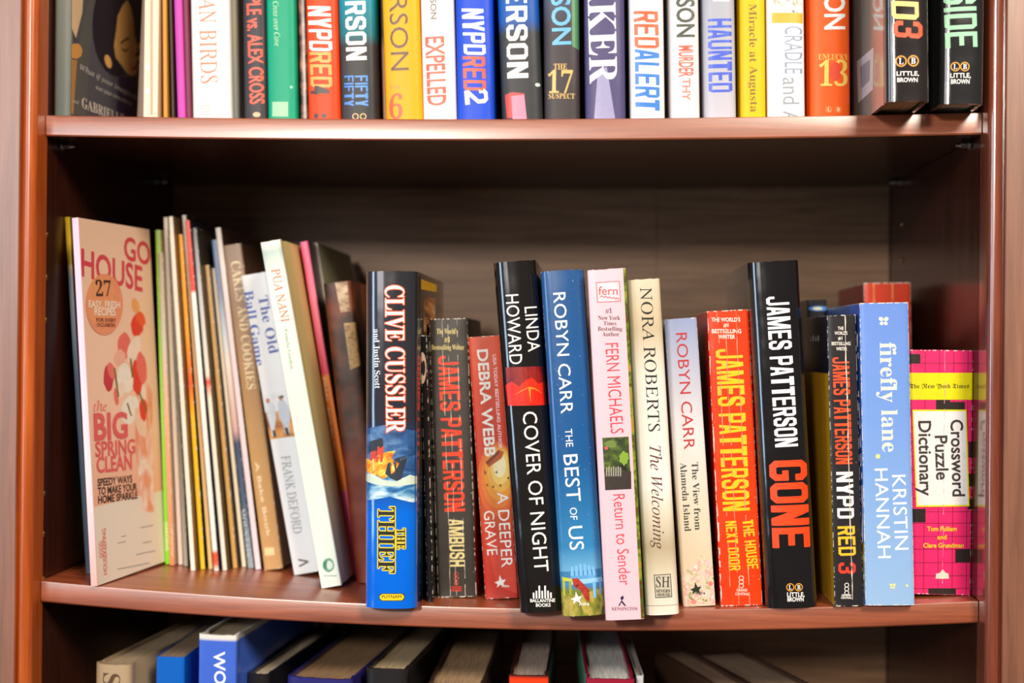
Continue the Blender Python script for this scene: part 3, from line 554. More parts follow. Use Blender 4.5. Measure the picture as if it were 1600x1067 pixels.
pic(b, 'spine_picture', [([(1056, 905), (1070, 890), (1085, 886), (1095, 868), (1105, 878), (1118, 872), (1125, 950), (1058, 952)], flo)]+[(ell(x, y, r, r, 10, wob=.15), c) for x, y, r, c in ((1106, 880, 5, (240, 200, 195)), (1097, 895, 5, (238, 205, 195)), (1075, 905, 5, (240, 215, 200)), (1110, 912, 4, (225, 130, 120)), (1084, 940, 4, (230, 140, 130)), (1080, 888, 4, (236, 205, 190)), (1100, 928, 4, (245, 225, 215)), (1090, 908, 3, (235, 180, 170)))], label='small pink and white roses')
txt(b, 'author_lettering', 'ROBYN CARR', (1064.5, 520), (1077.5, 702), 17, (186, 45, 52), ''); txt(b, 'title_lettering', 'The View from', (1085.5, 722), (1091, 828), 10, (50, 62, 55), 'b'); txt(b, 'title_lettering', 'Alameda Island', (1067.5, 723), (1075, 830), 10, (50, 62, 55), 'b')
mira(b, 1087, 921, (30, 50, 35)); horiz(b, 'publisher_lettering', 'mira', 1087, 1102, 926, 4.5, (50, 60, 40), 'h', lay=5)
b = stand(PB, 'bright orange red paperback with creased spine and tall yellow capitals', [(1105, 488), (1170, 483.5), (1192, 946), (1127, 949)], .11, 'soft', (238, 60, 14), side=(200, 14, 8), mk=dict(rough=.3, bump=.3, wear=.6, coat=.2), **K)
for s, xa, xb, y in (("THE WORLD'S", 1112, 1157, 499.5), ('#1', 1131, 1138.5, 508), ('BESTSELLING', 1112.5, 1158.5, 517.5), ('WRITER', 1123, 1149, 526.3)): horiz(b, 'blurb_lettering', s, xa, xb, y, 6, (250, 235, 225), 'h')
txt(b, 'author_lettering', 'JAMES PATTERSON', (1139.5, 545), (1151, 798), 42, (252, 196, 20), 'k'); txt(b, 'title_lettering', 'THE HOUSE', (1168.5, 812), (1177, 889), 17, (252, 196, 20), 'k'); txt(b, 'title_lettering', 'NEXT DOOR', (1142, 814), (1149, 891), 17, (252, 196, 20), 'k')
for y in (903, 909, 915): pic(b, 'publisher_logo', [(ring(1158.5, y, 4, 1.1), (250, 220, 205))])
horiz(b, 'publisher_lettering', 'GRAND', 1151, 1168, 922, 4, (250, 220, 205), 'h'); horiz(b, 'publisher_lettering', 'CENTRAL', 1149, 1171, 928, 4, (250, 220, 205), 'h')
creases(b, (-.0075, -.0022, .0055), col=(240, 150, 120), seed=9, gap=.2, wd=.0005); creases(b, (-.0138,), seed=4, gap=.5, wd=.0007)
b = stand(HB, 'very thick glossy black hardcover with white capitals and a huge orange red word', [(1167, 412), (1250.6, 406), (1278, 951.7), (1199.6, 950)], .16, 'hard', (24, 22, 24), b=.0095, p=2.4, mk=GL, **K)
txt(b, 'author_lettering', 'JAMES PATTERSON', (1214.5, 463), (1229, 698), 36, (250, 250, 252), 'k'); heavy(b, 'title_lettering', 'GONE', (1231.3, 720), (1237, 855), 58, (244, 70, 22), 'k', .9)
lb_logo(b, (1234.5, 917.5), (1247.8, 917.5), 6.4); horiz(b, 'publisher_lettering', 'LITTLE,', 1229.5, 1257, 929, 6.5, WHT, 'h'); horiz(b, 'publisher_lettering', 'BROWN', 1230, 1255.5, 936.5, 6.5, WHT, 'h')
b = stand(PB, 'black paperback with orange, white and yellow capitals and yellow lower cover', [(1292.6, 493.5), (1337, 492), (1350, 947), (1304.5, 949.5)], .105, 'soft', (38, 35, 38), side=[(0, (226, 170, 40)), (.799, (232, 168, 30)), (.8, (26, 30, 44)), (1, (26, 30, 44))], mk=dict(rough=.3, bump=.25, wear=.6, coat=.2), **K)
for s, xa, xb, y in (('THE', 1309, 1318, 513), ("WORLD'S", 1304, 1324, 520.5), ('#1', 1309.5, 1316, 528.5), ('BESTSELLING', 1299.5, 1329, 536.8), ('WRITER', 1306.5, 1323.5, 545)): horiz(b, 'blurb_lettering', s, xa, xb, y, 5, (235, 228, 220), 'h')
txt(b, 'author_lettering', 'JAMES PATTERSON', (1313.5, 558), (1319, 725), 26, (240, 78, 30), 'k'); txt(b, 'title_lettering', 'NYPD', (1319.5, 737), (1321.5, 810), 26, (240, 238, 236), 'k'); txt(b, 'title_lettering', 'RED', (1322, 822), (1324, 868), 27, (246, 190, 40), 'k'); txt(b, 'title_lettering', '3', (1323.5, 879), (1323.5, 896), 27, (232, 60, 40), 'k')
for y in (914, 920, 926): pic(b, 'publisher_logo', [(ring(1323, y, 3.6, 1), WHT)])
horiz(b, 'publisher_lettering', 'GRAND', 1315, 1330, 930, 3, WHT, 'h'); horiz(b, 'publisher_lettering', 'CENTRAL', 1314, 1331, 934, 3, WHT, 'h'); creases(b, (.0022,), seed=12, gap=.05, wd=.0006); creases(b, (.0105,), seed=2, gap=.5)
pic(b, 'cover_text', [(rect(1262+4*i, 524+2*(i % 2), 1264+4*i, 533), (190, 190, 190)) for i in range(5)], surf='L')
b = stand(PB, 'light blue paperback with cream lowercase title, white capitals and worn corners', [(1350, 475.5), (1422.6, 473.5), (1436, 947), (1356, 948.6)], .13, 'soft', [(0, (150, 186, 226)), (.3, (132, 172, 224)), (.6, (116, 156, 224)), (1, (104, 142, 220))], side=[(0, (70, 120, 195)), (.1, (180, 190, 150)), (.2, (220, 180, 40)), (.21, (70, 120, 205)), (1, (62, 100, 195))], mk=dict(rough=.35, bump=.15, wear=.7), **K)
CR = (240, 236, 214)
txt(b, 'title_lettering', 'firefly lane', (1392, 535), (1396, 706), 25, CR, 'b'); txt(b, 'author_lettering', 'KRISTIN', (1409, 742), (1414, 859), 21, WHT, ''); txt(b, 'author_lettering', 'HANNAH', (1381.5, 732), (1387, 872), 20, WHT, '')
def bfly(x, y, s, c): pic(b, 'butterfly_mark', [(ell(x-s*.5, y-s*.45, s*.5, s*.4, 8, .5), c), (ell(x+s*.5, y-s*.45, s*.5, s*.4, 8, -.5), c), (ell(x-s*.4, y+s*.4, s*.4, s*.35, 8, -.5), c), (ell(x+s*.4, y+s*.4, s*.4, s*.35, 8, .5), c)])
bfly(1385.5, 502, 8, CR); bfly(1399.5, 916, 5, (235, 225, 150)); pic(b, 'firefly_dot', [(ell(1376.5, 713, 3.6, 3.6), (240, 228, 130))]); pic(b, 'firefly_dot', [(ell(1422, 915, 2, 2), (235, 225, 150))])
b = stand(PB, 'hot pink grid patterned paperback with yellow band and white title panel', [(1424, 552), (1527, 549), (1521.5, 932.5), (1422, 933)], .10, 'soft', (240, 40, 110), b=.0016, mk=dict(rough=.35, bump=.25, wear=.5), page=(215, 190, 120), **K)
gl = (140, 20, 60)
it = [(rect(1428.5+22.3*i+.0, 549, 1429.6+22.3*i, 935, -3), gl) for i in range(5)]+[(rect(1420, y, 1530, y+1), gl) for y in (567, 643, 667, 690, 712, 734, 756, 778, 799, 817, 837.5, 857.5, 878.5, 899, 919)]
it += [(rect(*r), (40, 28, 26)) for r in ((1424, 553, 1443.5, 568), (1468, 624, 1490, 640), (1490, 628, 1513, 640), (1422, 795, 1451.5, 816), (1498, 858, 1522, 878.5), (1456, 919, 1499, 933), (1519, 690, 1526, 715), (1519, 740, 1526, 760), (1518, 780, 1526, 796))]
it += [(rect(1420, 582.5, 1530, 624.5), (236, 222, 0)), ([(1431, 640), (1515.5, 640), (1520.5, 791), (1437, 792)], (228, 226, 10)), ([(1433, 642.5), (1513.5, 642.5), (1518, 788.5), (1439, 789.5)], (238, 234, 232))]
pic(b, 'spine_pattern', it, label='pink squares grid with black squares, yellow band and white panel')
horiz(b, 'newspaper_lettering', 'The New York Times', 1427, 1520, 604, 9, (50, 40, 10), 'f', lay=5)
GRY = (58, 52, 54)
txt(b, 'title_lettering', 'Crossword', (1500, 656), (1503.5, 775), 19, GRY, 'h', lay=5); txt(b, 'title_lettering', 'Puzzle', (1475.5, 681), (1478, 749), 19, GRY, 'h', lay=5); txt(b, 'title_lettering', 'Dictionary', (1450, 658), (1452.5, 774), 19, GRY, 'h', lay=5)
YL = (236, 208, 20)
horiz(b, 'author_lettering', 'Tom Pulliam', 1454, 1500, 826, 7, YL, 'h', lay=5); horiz(b, 'author_lettering', 'and', 1470, 1484, 839, 7, YL, 'h', lay=5); horiz(b, 'author_lettering', 'Clare Grundman', 1448, 1511, 852, 7, YL, 'h', lay=5)
pic(b, 'publisher_logo', [([(1467, 904), (1468, 896), (1474, 895), (1478, 889), (1483, 895), (1487, 896), (1488, 904)], (215, 215, 200))], lay=5); creases(b, (.0028,), seed=8, gap=.3, col=(240, 150, 180))
# back row, partly hidden
b = stand(PB, 'red and orange paperback standing behind the light blue paperback', [(1350, 456), (1423, 454), (1430, 900), (1357, 900)], .11, 'soft', [(0, (200, 50, 20)), (1, (226, 66, 34))], deep=.137, side=(140, 22, 20), yaw=0, mk=dict(rough=.35, wear=1.0, bump=.2), **K)
creases(b, (-.011, .004), col=(240, 150, 80), seed=2, wd=.0012, gap=.05)
b = stand(PB, 'black paperback with blue swirl behind the thick glossy black hardcover', [(1262, 470), (1292, 470), (1298, 900), (1268, 900)], .11, 'soft', (20, 22, 32), deep=.12, side=(20, 22, 32), mk=dict(rough=.3, bump=.2), **K)
pic(b, 'spine_picture', [(ell(1280, 482, 16, 4), (60, 120, 200)), (ell(1278, 482, 8, 2.4), (210, 220, 190))])
b = stand(HB, 'old brown leather hardcover with worn paper labels, set back in the gap', [(503, 402), (547, 398), (600, 868), (556, 870)], .12, 'hard', [(0, (120, 40, 18)), (.4, (110, 36, 16)), (.5, (60, 28, 16)), (1, (48, 26, 18))], deep=.07, b=.004, mk=dict(rough=.45, bump=.4, blotch=((150, 70, 30), 40, .4)), **K)
worn = art([(90, 60, 40), (170, 140, 105), (205, 180, 150)], 120, (1, 1, 2))
pic(b, 'worn_label', [([(514, 408), (536, 405), (541, 440), (546, 486), (531, 488), (522, 440)], worn)]); pic(b, 'worn_label', [([(536, 505), (556, 503), (563, 570), (546, 578)], art([(120, 85, 45), (190, 150, 95), (160, 120, 75)], 200, (1, 1, 3)))]); pic(b, 'worn_head_cap', [([(503, 402), (547, 398), (548, 405), (504, 409)], (150, 80, 30))])
# ===== leaning group left of centre =====
DB = dict(rough=.35, bump=.2, wear=.2)
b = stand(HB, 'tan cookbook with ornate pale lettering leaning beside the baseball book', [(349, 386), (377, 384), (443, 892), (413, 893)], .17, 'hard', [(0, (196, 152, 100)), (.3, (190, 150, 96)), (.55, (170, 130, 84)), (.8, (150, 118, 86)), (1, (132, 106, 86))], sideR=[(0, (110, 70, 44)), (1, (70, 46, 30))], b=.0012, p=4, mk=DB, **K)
txt(b, 'title_lettering', 'CAKES', (368.5, 408), (378, 470), 15, (215, 200, 165), 'b', lay=2); txt(b, 'title_lettering', 'AND COOKIES', (379, 478), (394, 608), 14, (228, 212, 170), 'b', lay=2)
txt(b, 'author_lettering', 'A Bake Book', (402, 722), (421, 838), 6, (232, 214, 180), 'h'); pic(b, 'publisher_badge', [([(414, 856), (429, 855), (430, 867), (415, 868)], (230, 210, 160))])
b = stand(HB, 'short white hardcover with blue serif title and two baseball players', [(374, 437), (417, 428.5), (500, 897), (457, 904)], .155, 'hard', [(0, (232, 236, 238)), (1, (230, 234, 238))], b=.0018, p=4, sideR=(120, 122, 110), mk=dict(rough=.3, bump=.15), **K)
txt(b, 'title_lettering', 'The Old', (409, 462), (427, 552), 15, (32, 66, 160), 'b'); txt(b, 'title_lettering', 'Ball Game', (386.5, 454), (405, 571), 14, (52, 92, 185), 'b')
txt(b, 'author_lettering', 'FRANK DEFORD', (444.5, 712), (464, 833), 14, (128, 138, 140), 'r')
pic(b, 'spine_picture', [([(408, 640), (449, 634), (461, 681), (417, 687)], art([(120, 70, 40), (200, 130, 60), (230, 170, 90)], 90)), ([(406, 618), (446, 610), (450, 640), (409, 645)], (226, 228, 232)),
    ([(415, 630), (421, 626), (428, 634), (430, 655), (427, 672), (431, 680), (424, 682), (421, 668), (416, 650)], (205, 212, 222)), ([(433, 628), (441, 624), (449, 634), (452, 652), (450, 666), (452, 676), (444, 678), (441, 664), (434, 650)], (190, 200, 212)),
    (ell(417, 626, 3, 4), (190, 120, 80)), (ell(437.5, 622, 3.2, 4), (190, 125, 85)), ([(433, 620), (441, 617), (442, 621), (434, 622)], (30, 60, 50)), ([(424, 672), (428, 672), (431, 682), (426, 683)], (45, 45, 50)), ([(443, 668), (448, 668), (451, 679), (446, 680)], (45, 45, 50))], label='two baseball players in white uniforms')
txt(b, 'logo_letter', 'Λ', (471, 872), (473, 885), 14, (20, 20, 20), 'h')
b = stand(HB, 'pale green slim hardcover with orange lettering, leaning, small round portrait seal', [(409, 382), (441, 379), (537, 920), (504, 922)], .13, 'hard', [(0, (226, 236, 220)), (.5, (224, 234, 214)), (.9, (226, 232, 218)), (.97, (170, 190, 180)), (1, (238, 234, 220))], sideR=[(0, (205, 180, 140)), (.4, (215, 190, 130)), (1, (236, 212, 140))], b=.0015, p=4, mk=dict(rough=.3, bump=.15), **K)
txt(b, 'title_lettering', 'PUA NANI', (433, 420), (449, 503), 13, (195, 92, 52), 'r', off=.008); txt(b, 'author_lettering', 'Pamela Gordon', (449.5, 514), (459.5, 577), 5, (120, 150, 125), 'b')
pic(b, 'publisher_seal', [(ell(516, 883, 9, 11, wob=.05), (110, 160, 130)), (ell(518, 883, 5, 7, wob=.1), (205, 222, 208)), ([(508, 878), (514, 876), (513, 890), (508, 886)], (60, 130, 95))]); pic(b, 'publisher_line', [(rect(508, 899, 529, 900.4), (130, 160, 145))])
b = stand(MG, 'slim pink and orange magazine leaning between pale green book and grey booklet', [(464, 379), (477, 379), (561, 903), (550, 904)], .165, 'mag', [(0, (228, 90, 130)), (.255, (240, 95, 145)), (.26, (245, 130, 40)), (.6, (250, 140, 50)), (.605, (236, 70, 110)), (.8, (245, 120, 150)), (1, (230, 80, 130))], sideR=(66, 60, 66), mk=dict(rough=.3, bump=.1), **K)
txt(b, 'title_lettering', 'FINAL ACT IN THE STEPS', (502, 590), (523, 762), 5, (252, 215, 180), 'h')
stand(MG, 'thin grey booklet leaning beside the old leather book', [(482.5, 382), (493.5, 381), (574, 893), (564, 895)], .14, 'mag', [(0, (175, 165, 150)), (.6, (200, 190, 172)), (1, (165, 155, 148))], sideR=(150, 150, 120), mk=dict(rough=.5, bump=.1), **K)
# ===== magazines =====
THIN = [  # label, top x, top y, foot x, foot y, width px, colour stops, depth, side colour
 ('thin lime green magazine right beside the large pink home magazine', 230, 360, 245, 882, 8, [(0, (120, 215, 20)), (.45, (150, 215, 80)), (1, (120, 150, 40))], (215, 190, 150)),
 ('thin magazine with salmon spine, pale blue end, beside the lime one', 243, 395, 259.5, 884, 9, [(0, (226, 140, 100)), (.4, (236, 170, 135)), (.7, (190, 190, 175)), (1, (150, 140, 110))], (190, 170, 150)),
 ('pale pink magazine standing tallest beside the salmon spined one', 237.5, 340, 271, 883, 9, [(0, (240, 215, 205)), (.5, (228, 216, 195)), (1, (205, 190, 170))], (90, 80, 78)),
 ('thin grey green magazine behind the cream one', 256, 368, 281, 885, 6, [(0, (190, 186, 176)), (.5, (120, 120, 100)), (1, (110, 105, 95))], (60, 70, 50)),
 ('thin dark green magazine seen before the cream one', 272, 420, 295, 886, 7, [(0, (40, 90, 50)), (.25, (40, 90, 50)), (.26, (90, 80, 75)), (1, (60, 66, 50))], (80, 60, 40)),
 ('tall cream white magazine left of the yellow spine', 266, 339, 306, 893, 10, [(0, (240, 236, 226)), (1, (214, 206, 186))], (120, 90, 60)),
 ('magazine with bright yellow and orange spine', 275, 367, 315, 890, 8, [(0, (240, 200, 30)), (.45, (248, 190, 20)), (.55, (235, 90, 30)), (.7, (240, 160, 30)), (1, (220, 150, 20))], (30, 28, 26)),
 ('tan magazine with grey top edge beside the yellow spine', 287, 337, 326, 890, 9, [(0, (225, 195, 130)), (.5, (205, 160, 110)), (.8, (190, 140, 90)), (1, (190, 180, 165))], (30, 26, 26)),
 ('magazine with red checked upper spine and white lower spine', 301, 345, 340, 893, 9, [(0, (240, 238, 230)), (.02, (235, 80, 40)), (.05, (235, 80, 40)), (.06, (244, 242, 236)), (.79, (240, 236, 228)), (.8, (214, 52, 36)), (1, (214, 60, 40))], (30, 36, 60)),
 ('off white magazine with small red mark, dark back cover', 322, 357, 350, 892, 9, [(0, (232, 226, 212)), (.5, (235, 225, 205)), (.55, (220, 60, 30)), (.57, (230, 220, 205)), (.8, (190, 190, 190)), (1, (110, 108, 112))], (60, 50, 36)),
 ('tan brown magazine between two off white ones', 314, 415, 361, 888, 8, [(0, (214, 165, 90)), (1, (190, 150, 100))], (70, 60, 50)),
 ('cream magazine left of the dark blue spine', 331, 420, 372, 886, 9, [(0, (238, 225, 200)), (1, (235, 220, 200))], (40, 46, 60)),
 ('magazine with blue grey mountain photo running down its spine', 332, 376, 394, 889, 14, [(0, (150, 165, 175)), (.2, (70, 90, 115)), (.38, (60, 72, 100)), (.42, (205, 160, 150)), (.62, (226, 208, 196)), (.7, (190, 200, 206)), (.85, (110, 120, 150)), (1, (95, 120, 160))], (34, 40, 46)),
 ('pale lilac magazine against the tan cookbook', 343, 357, 408, 891, 8, [(0, (228, 214, 226)), (.6, (216, 200, 206)), (1, (212, 204, 196))], (90, 60, 50))]
mags = []
fan = []
for lab, tx, ty, fx, fy, wp, st, sd in THIN:
    P = on_shelf(fx, fy); xt = at_y(229+(fx-245)*.70, 340, P.y)
    fan.append([P.x, P.x+(xt.x-P.x)*(.25/(xt.z-P.z)), P.y, at_y(tx, ty, P.y).z])
n_ = len(fan)-1
for q in (0, 1):
    e0, e1 = fan[0][q], fan[-1][q]
    for i in range(n_+1): fan[i][q] = .35*fan[i][q]+.65*(e0+(e1-e0)*i/n_)
    for i in range(1, len(fan)): fan[i][q] = max(fan[i][q], fan[i-1][q]+.0036)
for i, (lab, tx, ty, fx, fy, wp, st, sd) in enumerate(THIN):
    x, xt, y, zt = fan[i]; gaps = [abs(fan[j][q]-fan[i][q]) for j in (i-1, i+1) if 0 <= j < len(fan) for q in (0, 1)]
    z0 = -sagm(x); v = Vector((xt-x, 0, .25)).normalized(); h = (zt-z0)/v.z
    b = finish(MG, lab, Vector((x, y, z0)), math.atan2(v.x, v.z), 0, min(min(gaps)*.94, wp*.00055), h, .165, 'mag', st, 0, sagm, sideR=sd, mk=dict(rough=.35, bump=.12, wear=.15), **K); mags.append(b)
b = mags[8]; pic(b, 'checked_band', [([(296.5+.115*y0-38.5, y0), (306+.115*y0-38.5, y0), (306.3+.115*y0-38.5, y0+4), (296.8+.115*y0-38.5, y0+4)], (235, 200, 190)) for y0 in range(352, 450, 11)])
txt(mags[0], 'title_lettering', 'GARDENS', (243, 815), (244.5, 860), 5, (215, 235, 170), 'h'); txt(mags[1], 'title_lettering', 'SPRING', (258, 825), (259.3, 868), 5, (246, 200, 170), 'h')
txt(mags[12], 'title_lettering', 'MOUNTAIN', (383, 795), (392, 872), 8, (175, 190, 205), 'b')
# home magazine, cover turned to the camera
pA, pB = on_shelf(149, 917), on_shelf(250, 884); yw = math.atan2(-(pB.x-pA.x), (pB.y-pA.y))
b = stand(MG, 'large pink home magazine, flowery peach front cover facing into the shelf', [(113, 342), (126, 341), (153.5, 917), (145, 917)], .106, 'mag', [(0, (248, 180, 170)), (.12, (250, 195, 195)), (.3, (248, 214, 220)), (1, (246, 186, 208))], yaw=yw, sideR=[(0, (240, 228, 212)), (.212, (240, 228, 212)), (.213, (247, 180, 150)), (.4, (250, 205, 178)), (1, (249, 208, 180))], mk=dict(rough=.32, bump=.06, coat=.1), **K)
PK = (222, 66, 84); R = dict(surf='R')
txt(b, 'title_lettering', 'GO', (196, 388), (237, 399), 33, PK, 'h', **R)
txt(b, 'title_lettering', 'HOUSE', (129.5, 411), (225, 438), 38, PK, 'h', **R)
pet = [(235, 60, 40), (240, 110, 100), (250, 225, 205), (246, 180, 160), (205, 40, 60), (248, 236, 222)]
fl_items = [([(213, 620), (226, 600), (240, 590), (243, 800), (226, 800), (214, 700)], art([(248, 214, 190), (240, 150, 110), (250, 232, 215), (228, 90, 60)], 45, (1, 1, .5)))]
for x, y, rx, ry, c in ((217, 508, 10, 19, pet[0]), (222, 498, 7, 12, (245, 90, 50)), (197, 540, 11, 20, pet[1]), (190, 560, 9, 14, pet[3]), (212, 545, 9, 22, pet[2]), (216, 590, 8, 28, pet[0]), (224, 575, 8, 24, pet[1]), (172, 590, 8, 22, pet[4]), (177, 580, 6, 14, pet[1]), (198, 592, 12, 24, pet[5]), (190, 610, 8, 14, pet[2]), (206, 640, 14, 22, pet[5]), (184, 620, 3.5, 14, pet[1]), (222, 660, 9, 24, (248, 210, 180)), (214, 478, 6, 12, (248, 170, 100)), (226, 640, 6, 18, pet[0])):
    fl_items.append((ell(x, y, rx, ry, 16, rot=random.uniform(-.4, .4), wob=.1), c))
for x0, y0, x1, y1 in ((180, 575, 186, 620), (205, 560, 208, 590), (200, 630, 206, 650), (218, 612, 230, 645)): fl_items.append(([(x0, y0), (x0+2.5, y0), (x1+2.5, y1), (x1, y1)], (110, 110, 50)))
pic(b, 'cover_picture', fl_items, surf='R', label='red, pink and cream flowers')
pic(b, 'round_badge', [(ell(165, 476, 29, 48, 30), (242, 150, 110)), (ell(160, 470, 22, 40, 30), (244, 158, 104))], surf='R', lay=5)
for s, xa, xb, y, h, c, k in (('27', 151, 175, 451, 24, (60, 20, 10), 'b'), ('EASY, FRESH', 140, 189, 476, 10, (252, 240, 225), 'h'), ('RECIPES', 149, 182, 487.5, 11, (252, 240, 225), 'h'), ('FOR EVERY', 152, 183, 500.5, 5.5, (120, 30, 20), 'h'), ('OCCASION', 153, 181, 508, 5.5, (120, 30, 20), 'h')):
    txt(b, 'badge_lettering', s, (xa, y-.03*(xb-xa)/2), (xb, y+.03*(xb-xa)/2), h, c, k, surf='R', lay=8)
PK2 = (232, 92, 96)
for s, xa, xb, y, h, c, k in (('the', 148, 169, 635, 15, (236, 120, 110), 'i'), ('BIG', 149, 201, 667, 39, PK2, 'h'), ('SPRING', 151, 213, 700.5, 22, PK2, 'h'), ('CLEAN', 153, 208, 725, 23, PK2, 'h'), ('SPEEDY WAYS', 154.5, 208.5, 751.5, 11, (50, 20, 20), 'h'), ('TO MAKE YOUR', 155, 216, 764.5, 11, (50, 20, 20), 'h'), ('HOME SPARKLE', 155.5, 217, 777.5, 11, (50, 20, 20), 'h')):
    dy = (y-560)*.0011*(xb-xa)/2*.55
    (heavy if s == 'BIG' else txt)(b, 'headline_lettering', s, (xa, y+dy), (xb, y-dy), h, c, k, surf='R', lay=5)
txt(b, 'side_lettering', 'GOOD', (161, 872), (159.5, 846), 5, (226, 100, 85), 'h', surf='R'); txt(b, 'side_lettering', 'HOUSEKEEPING', (167.5, 898), (165, 826), 5.5, (226, 100, 85), 'h', surf='R')
pic(b, 'address_lines', [([(x, y), (x+w, y-w*.2), (x+w, y-w*.2+1.4), (x, y+1.4)], (150, 145, 140)) for x, y, w in ((192, 838, 8), (186, 848, 13), (186, 889, 50), (215, 866, 30), (225, 848, 14), (222, 824, 20))], surf='R')
b = stand(MG, 'yellow topped magazine with blue grey lower part behind the pink home magazine', [(99, 336), (107, 336), (140, 893), (133, 894)], .11, 'mag', [(0, (70, 90, 115)), (.55, (90, 110, 135)), (.83, (150, 165, 180)), (.86, (225, 205, 170)), (.87, (206, 176, 40)), (1, (200, 168, 30))], yaw=-.09, deep=.036, sideR=[(0, (110, 104, 40)), (1, (118, 108, 26))], mk=dict(rough=.35, bump=.1), **K)
# ===== upper shelf =====
K = {'group': U_}
b = upper(HB, 'large dark hardcover with a sleeping woman in profile on its front cover', (78, 105), (76, 104), .245, .165, 'hard', [(0, (95, 105, 100)), (.5, (120, 120, 112)), (.8, (205, 175, 130)), (1, (226, 200, 160))], deep=.012, yaw=-.02, b=.003, sideR=[(0, (84, 84, 92)), (1, (92, 86, 94))], mk=dict(rough=.2, coat=.5, bump=.3), **K)
SKN = (252, 192, 112)
pic(b, 'cover_picture', [([(106, 120), (118, 60), (130, 10), (140, -40), (152, -40), (140, 30), (134, 80), (128, 180), (104, 180)], (98, 100, 98)), (ell(178, 40, 40, 80, 24), (46, 38, 50)), ([(186, 8), (193, 0), (199, 12), (203, 32), (204, 52), (208, 72), (209, 80), (205, 86), (209, 92), (206, 100), (209, 108), (206, 117), (199, 119), (192, 114), (184, 102), (175, 90), (172, 72), (176, 45), (178, 25)], SKN), ([(182, 66), (190, 60), (196, 58), (197, 61), (190, 64), (183, 69)], (90, 50, 30)), ([(184, 74), (190, 79), (196, 74), (195, 77), (190, 82), (184, 77)], (70, 40, 25)), ([(200, 106), (208, 103), (208, 108), (201, 110)], (165, 70, 50)),
    (ell(163, 96, 5, 11, rot=-.3), SKN), (ell(216, 78, 3.4, 12, rot=-.5), SKN), (ell(217, 96, 3.4, 12, rot=-.7), SKN), (ell(217, 108, 3, 10, rot=-.7), SKN), ([(180, 118), (206, 124), (212, 180), (176, 180)], (62, 36, 74)),
    (ell(112, 80, 10, 13, wob=.1), (228, 165, 90)), ([(104, 92), (114, 94), (108, 178), (104, 178)], (190, 140, 80)), ([(96, -40), (126, -40), (122, 20), (112, 60), (104, 40)], (236, 205, 165))], surf='R', label='profile of a sleeping woman with dark hair, painted glare at left')  # last pale polygon is glare on the glossy cover, painted in
txt(b, 'blurb_lettering', 'What if your imagination', (118, 104), (216, 157), 7, (226, 220, 215), 'i', surf='R', lay=5); txt(b, 'blurb_lettering', 'was your own enemy', (143, 135), (200, 162), 7, (226, 220, 215), 'i', surf='R', lay=5)
txt(b, 'author_lettering', 'and', (107, 157), (116, 160), 6, (226, 220, 215), 'i', surf='R', lay=5); txt(b, 'author_lettering', 'GABRIELLE CALVO', (121, 160), (226, 203), 14, (232, 222, 210), 'b', surf='R', lay=5)
upper(HB, 'hardcover in beige plastic jacket leaning on the sleeping woman cover', (222, 234), (211, 229), .22, .14, 'hard', [(0, (150, 130, 118)), (1, (175, 150, 120))], deep=.05, mk=dict(rough=.15, coat=.8), **K)
b = upper(PB, 'cream spined book with white dots between beige jacket and brown spine', (235, 255), (229.5, 256), .20, .12, 'soft', [(0, (240, 215, 190)), (1, (238, 205, 180))], mk=dict(rough=.3), **K)
pic(b, 'spine_print', [([(243, 0), (247, 0), (247, 180), (243, 180)], (220, 150, 120)), (ell(239, 105, 3.5, 4), WHT), (ell(239, 142, 3.5, 4), WHT)])
upper(PB, 'narrow ochre spined paperback beside the cream spined book', (255, 262), (256.5, 264), .19, .11, 'soft', (200, 140, 50), **K)
upper(PB, 'narrow dark brown paperback left of the magenta spine', (262, 266), (264.5, 272), .19, .11, 'soft', (56, 36, 22), **K)
upper(HB, 'narrow bright magenta hardcover', (266.5, 282), (273, 287), .22, .14, 'hard', (196, 66, 170), mk=dict(rough=.3), **K)
upper(PB, 'narrow maroon paperback right of the magenta spine', (282.5, 290), (287.5, 296), .20, .12, 'soft', (120, 40, 70), **K)
b = upper(HB, 'white hardcover with tan serif capitals and pale round picture on its side', (291, 357), (297, 358), .24, .155, 'hard', [(0, (228, 234, 234)), (1, (240, 238, 234))], b=.005, yaw=-.06, sideR=[(0, (190, 200, 200)), (.3, (225, 215, 190)), (1, (170, 185, 200))], mk=dict(rough=.25, coat=.1), **K)
txt(b, 'title_lettering', 'AN BIRDS', (321.5, -6), (325, 130), 26, (205, 130, 92), 'r', pre='URB'); txt(b, 'publisher_lettering', 'HM', (318, 163), (319, 180), 18, (185, 190, 180), 'b')
b = upper(HB, 'dark navy hardcover with narrow orange red capitals beside the teal green one', (378.5, 415.5), (382, 417.5), .24, .155, 'hard', [(0, (56, 50, 54)), (.7, (54, 48, 62)), (1, (60, 66, 110))], b=.004, mk=dict(rough=.3, coat=.1), **K)
txt(b, 'title_lettering', 'PLE vs. ALEX CROSS', (397, -4), (402.5, 162), 22, (226, 78, 44), 'h', pre='THE PEO'); pic(b, 'publisher_logo', [(ell(402, 179, 6, 4), (205, 170, 130))])
b = upper(HB, 'teal green hardcover with small cream script and pale sticker', (416, 463), (419.5, 465.5), .235, .15, 'hard', (0, 158, 120), b=.004, mk=dict(rough=.25, coat=.12), **K)
txt(b, 'title_lettering', 'Cross over Cove', (432.5, 2), (435.5, 72), 9, (190, 226, 180), 'i'); pic(b, 'spine_sticker', [(rect(427, 159, 452, 182, 0), (150, 205, 160))]); pic(b, 'spine_dot', [(ell(457, 136, 2.4, 2.4), (150, 205, 190))])
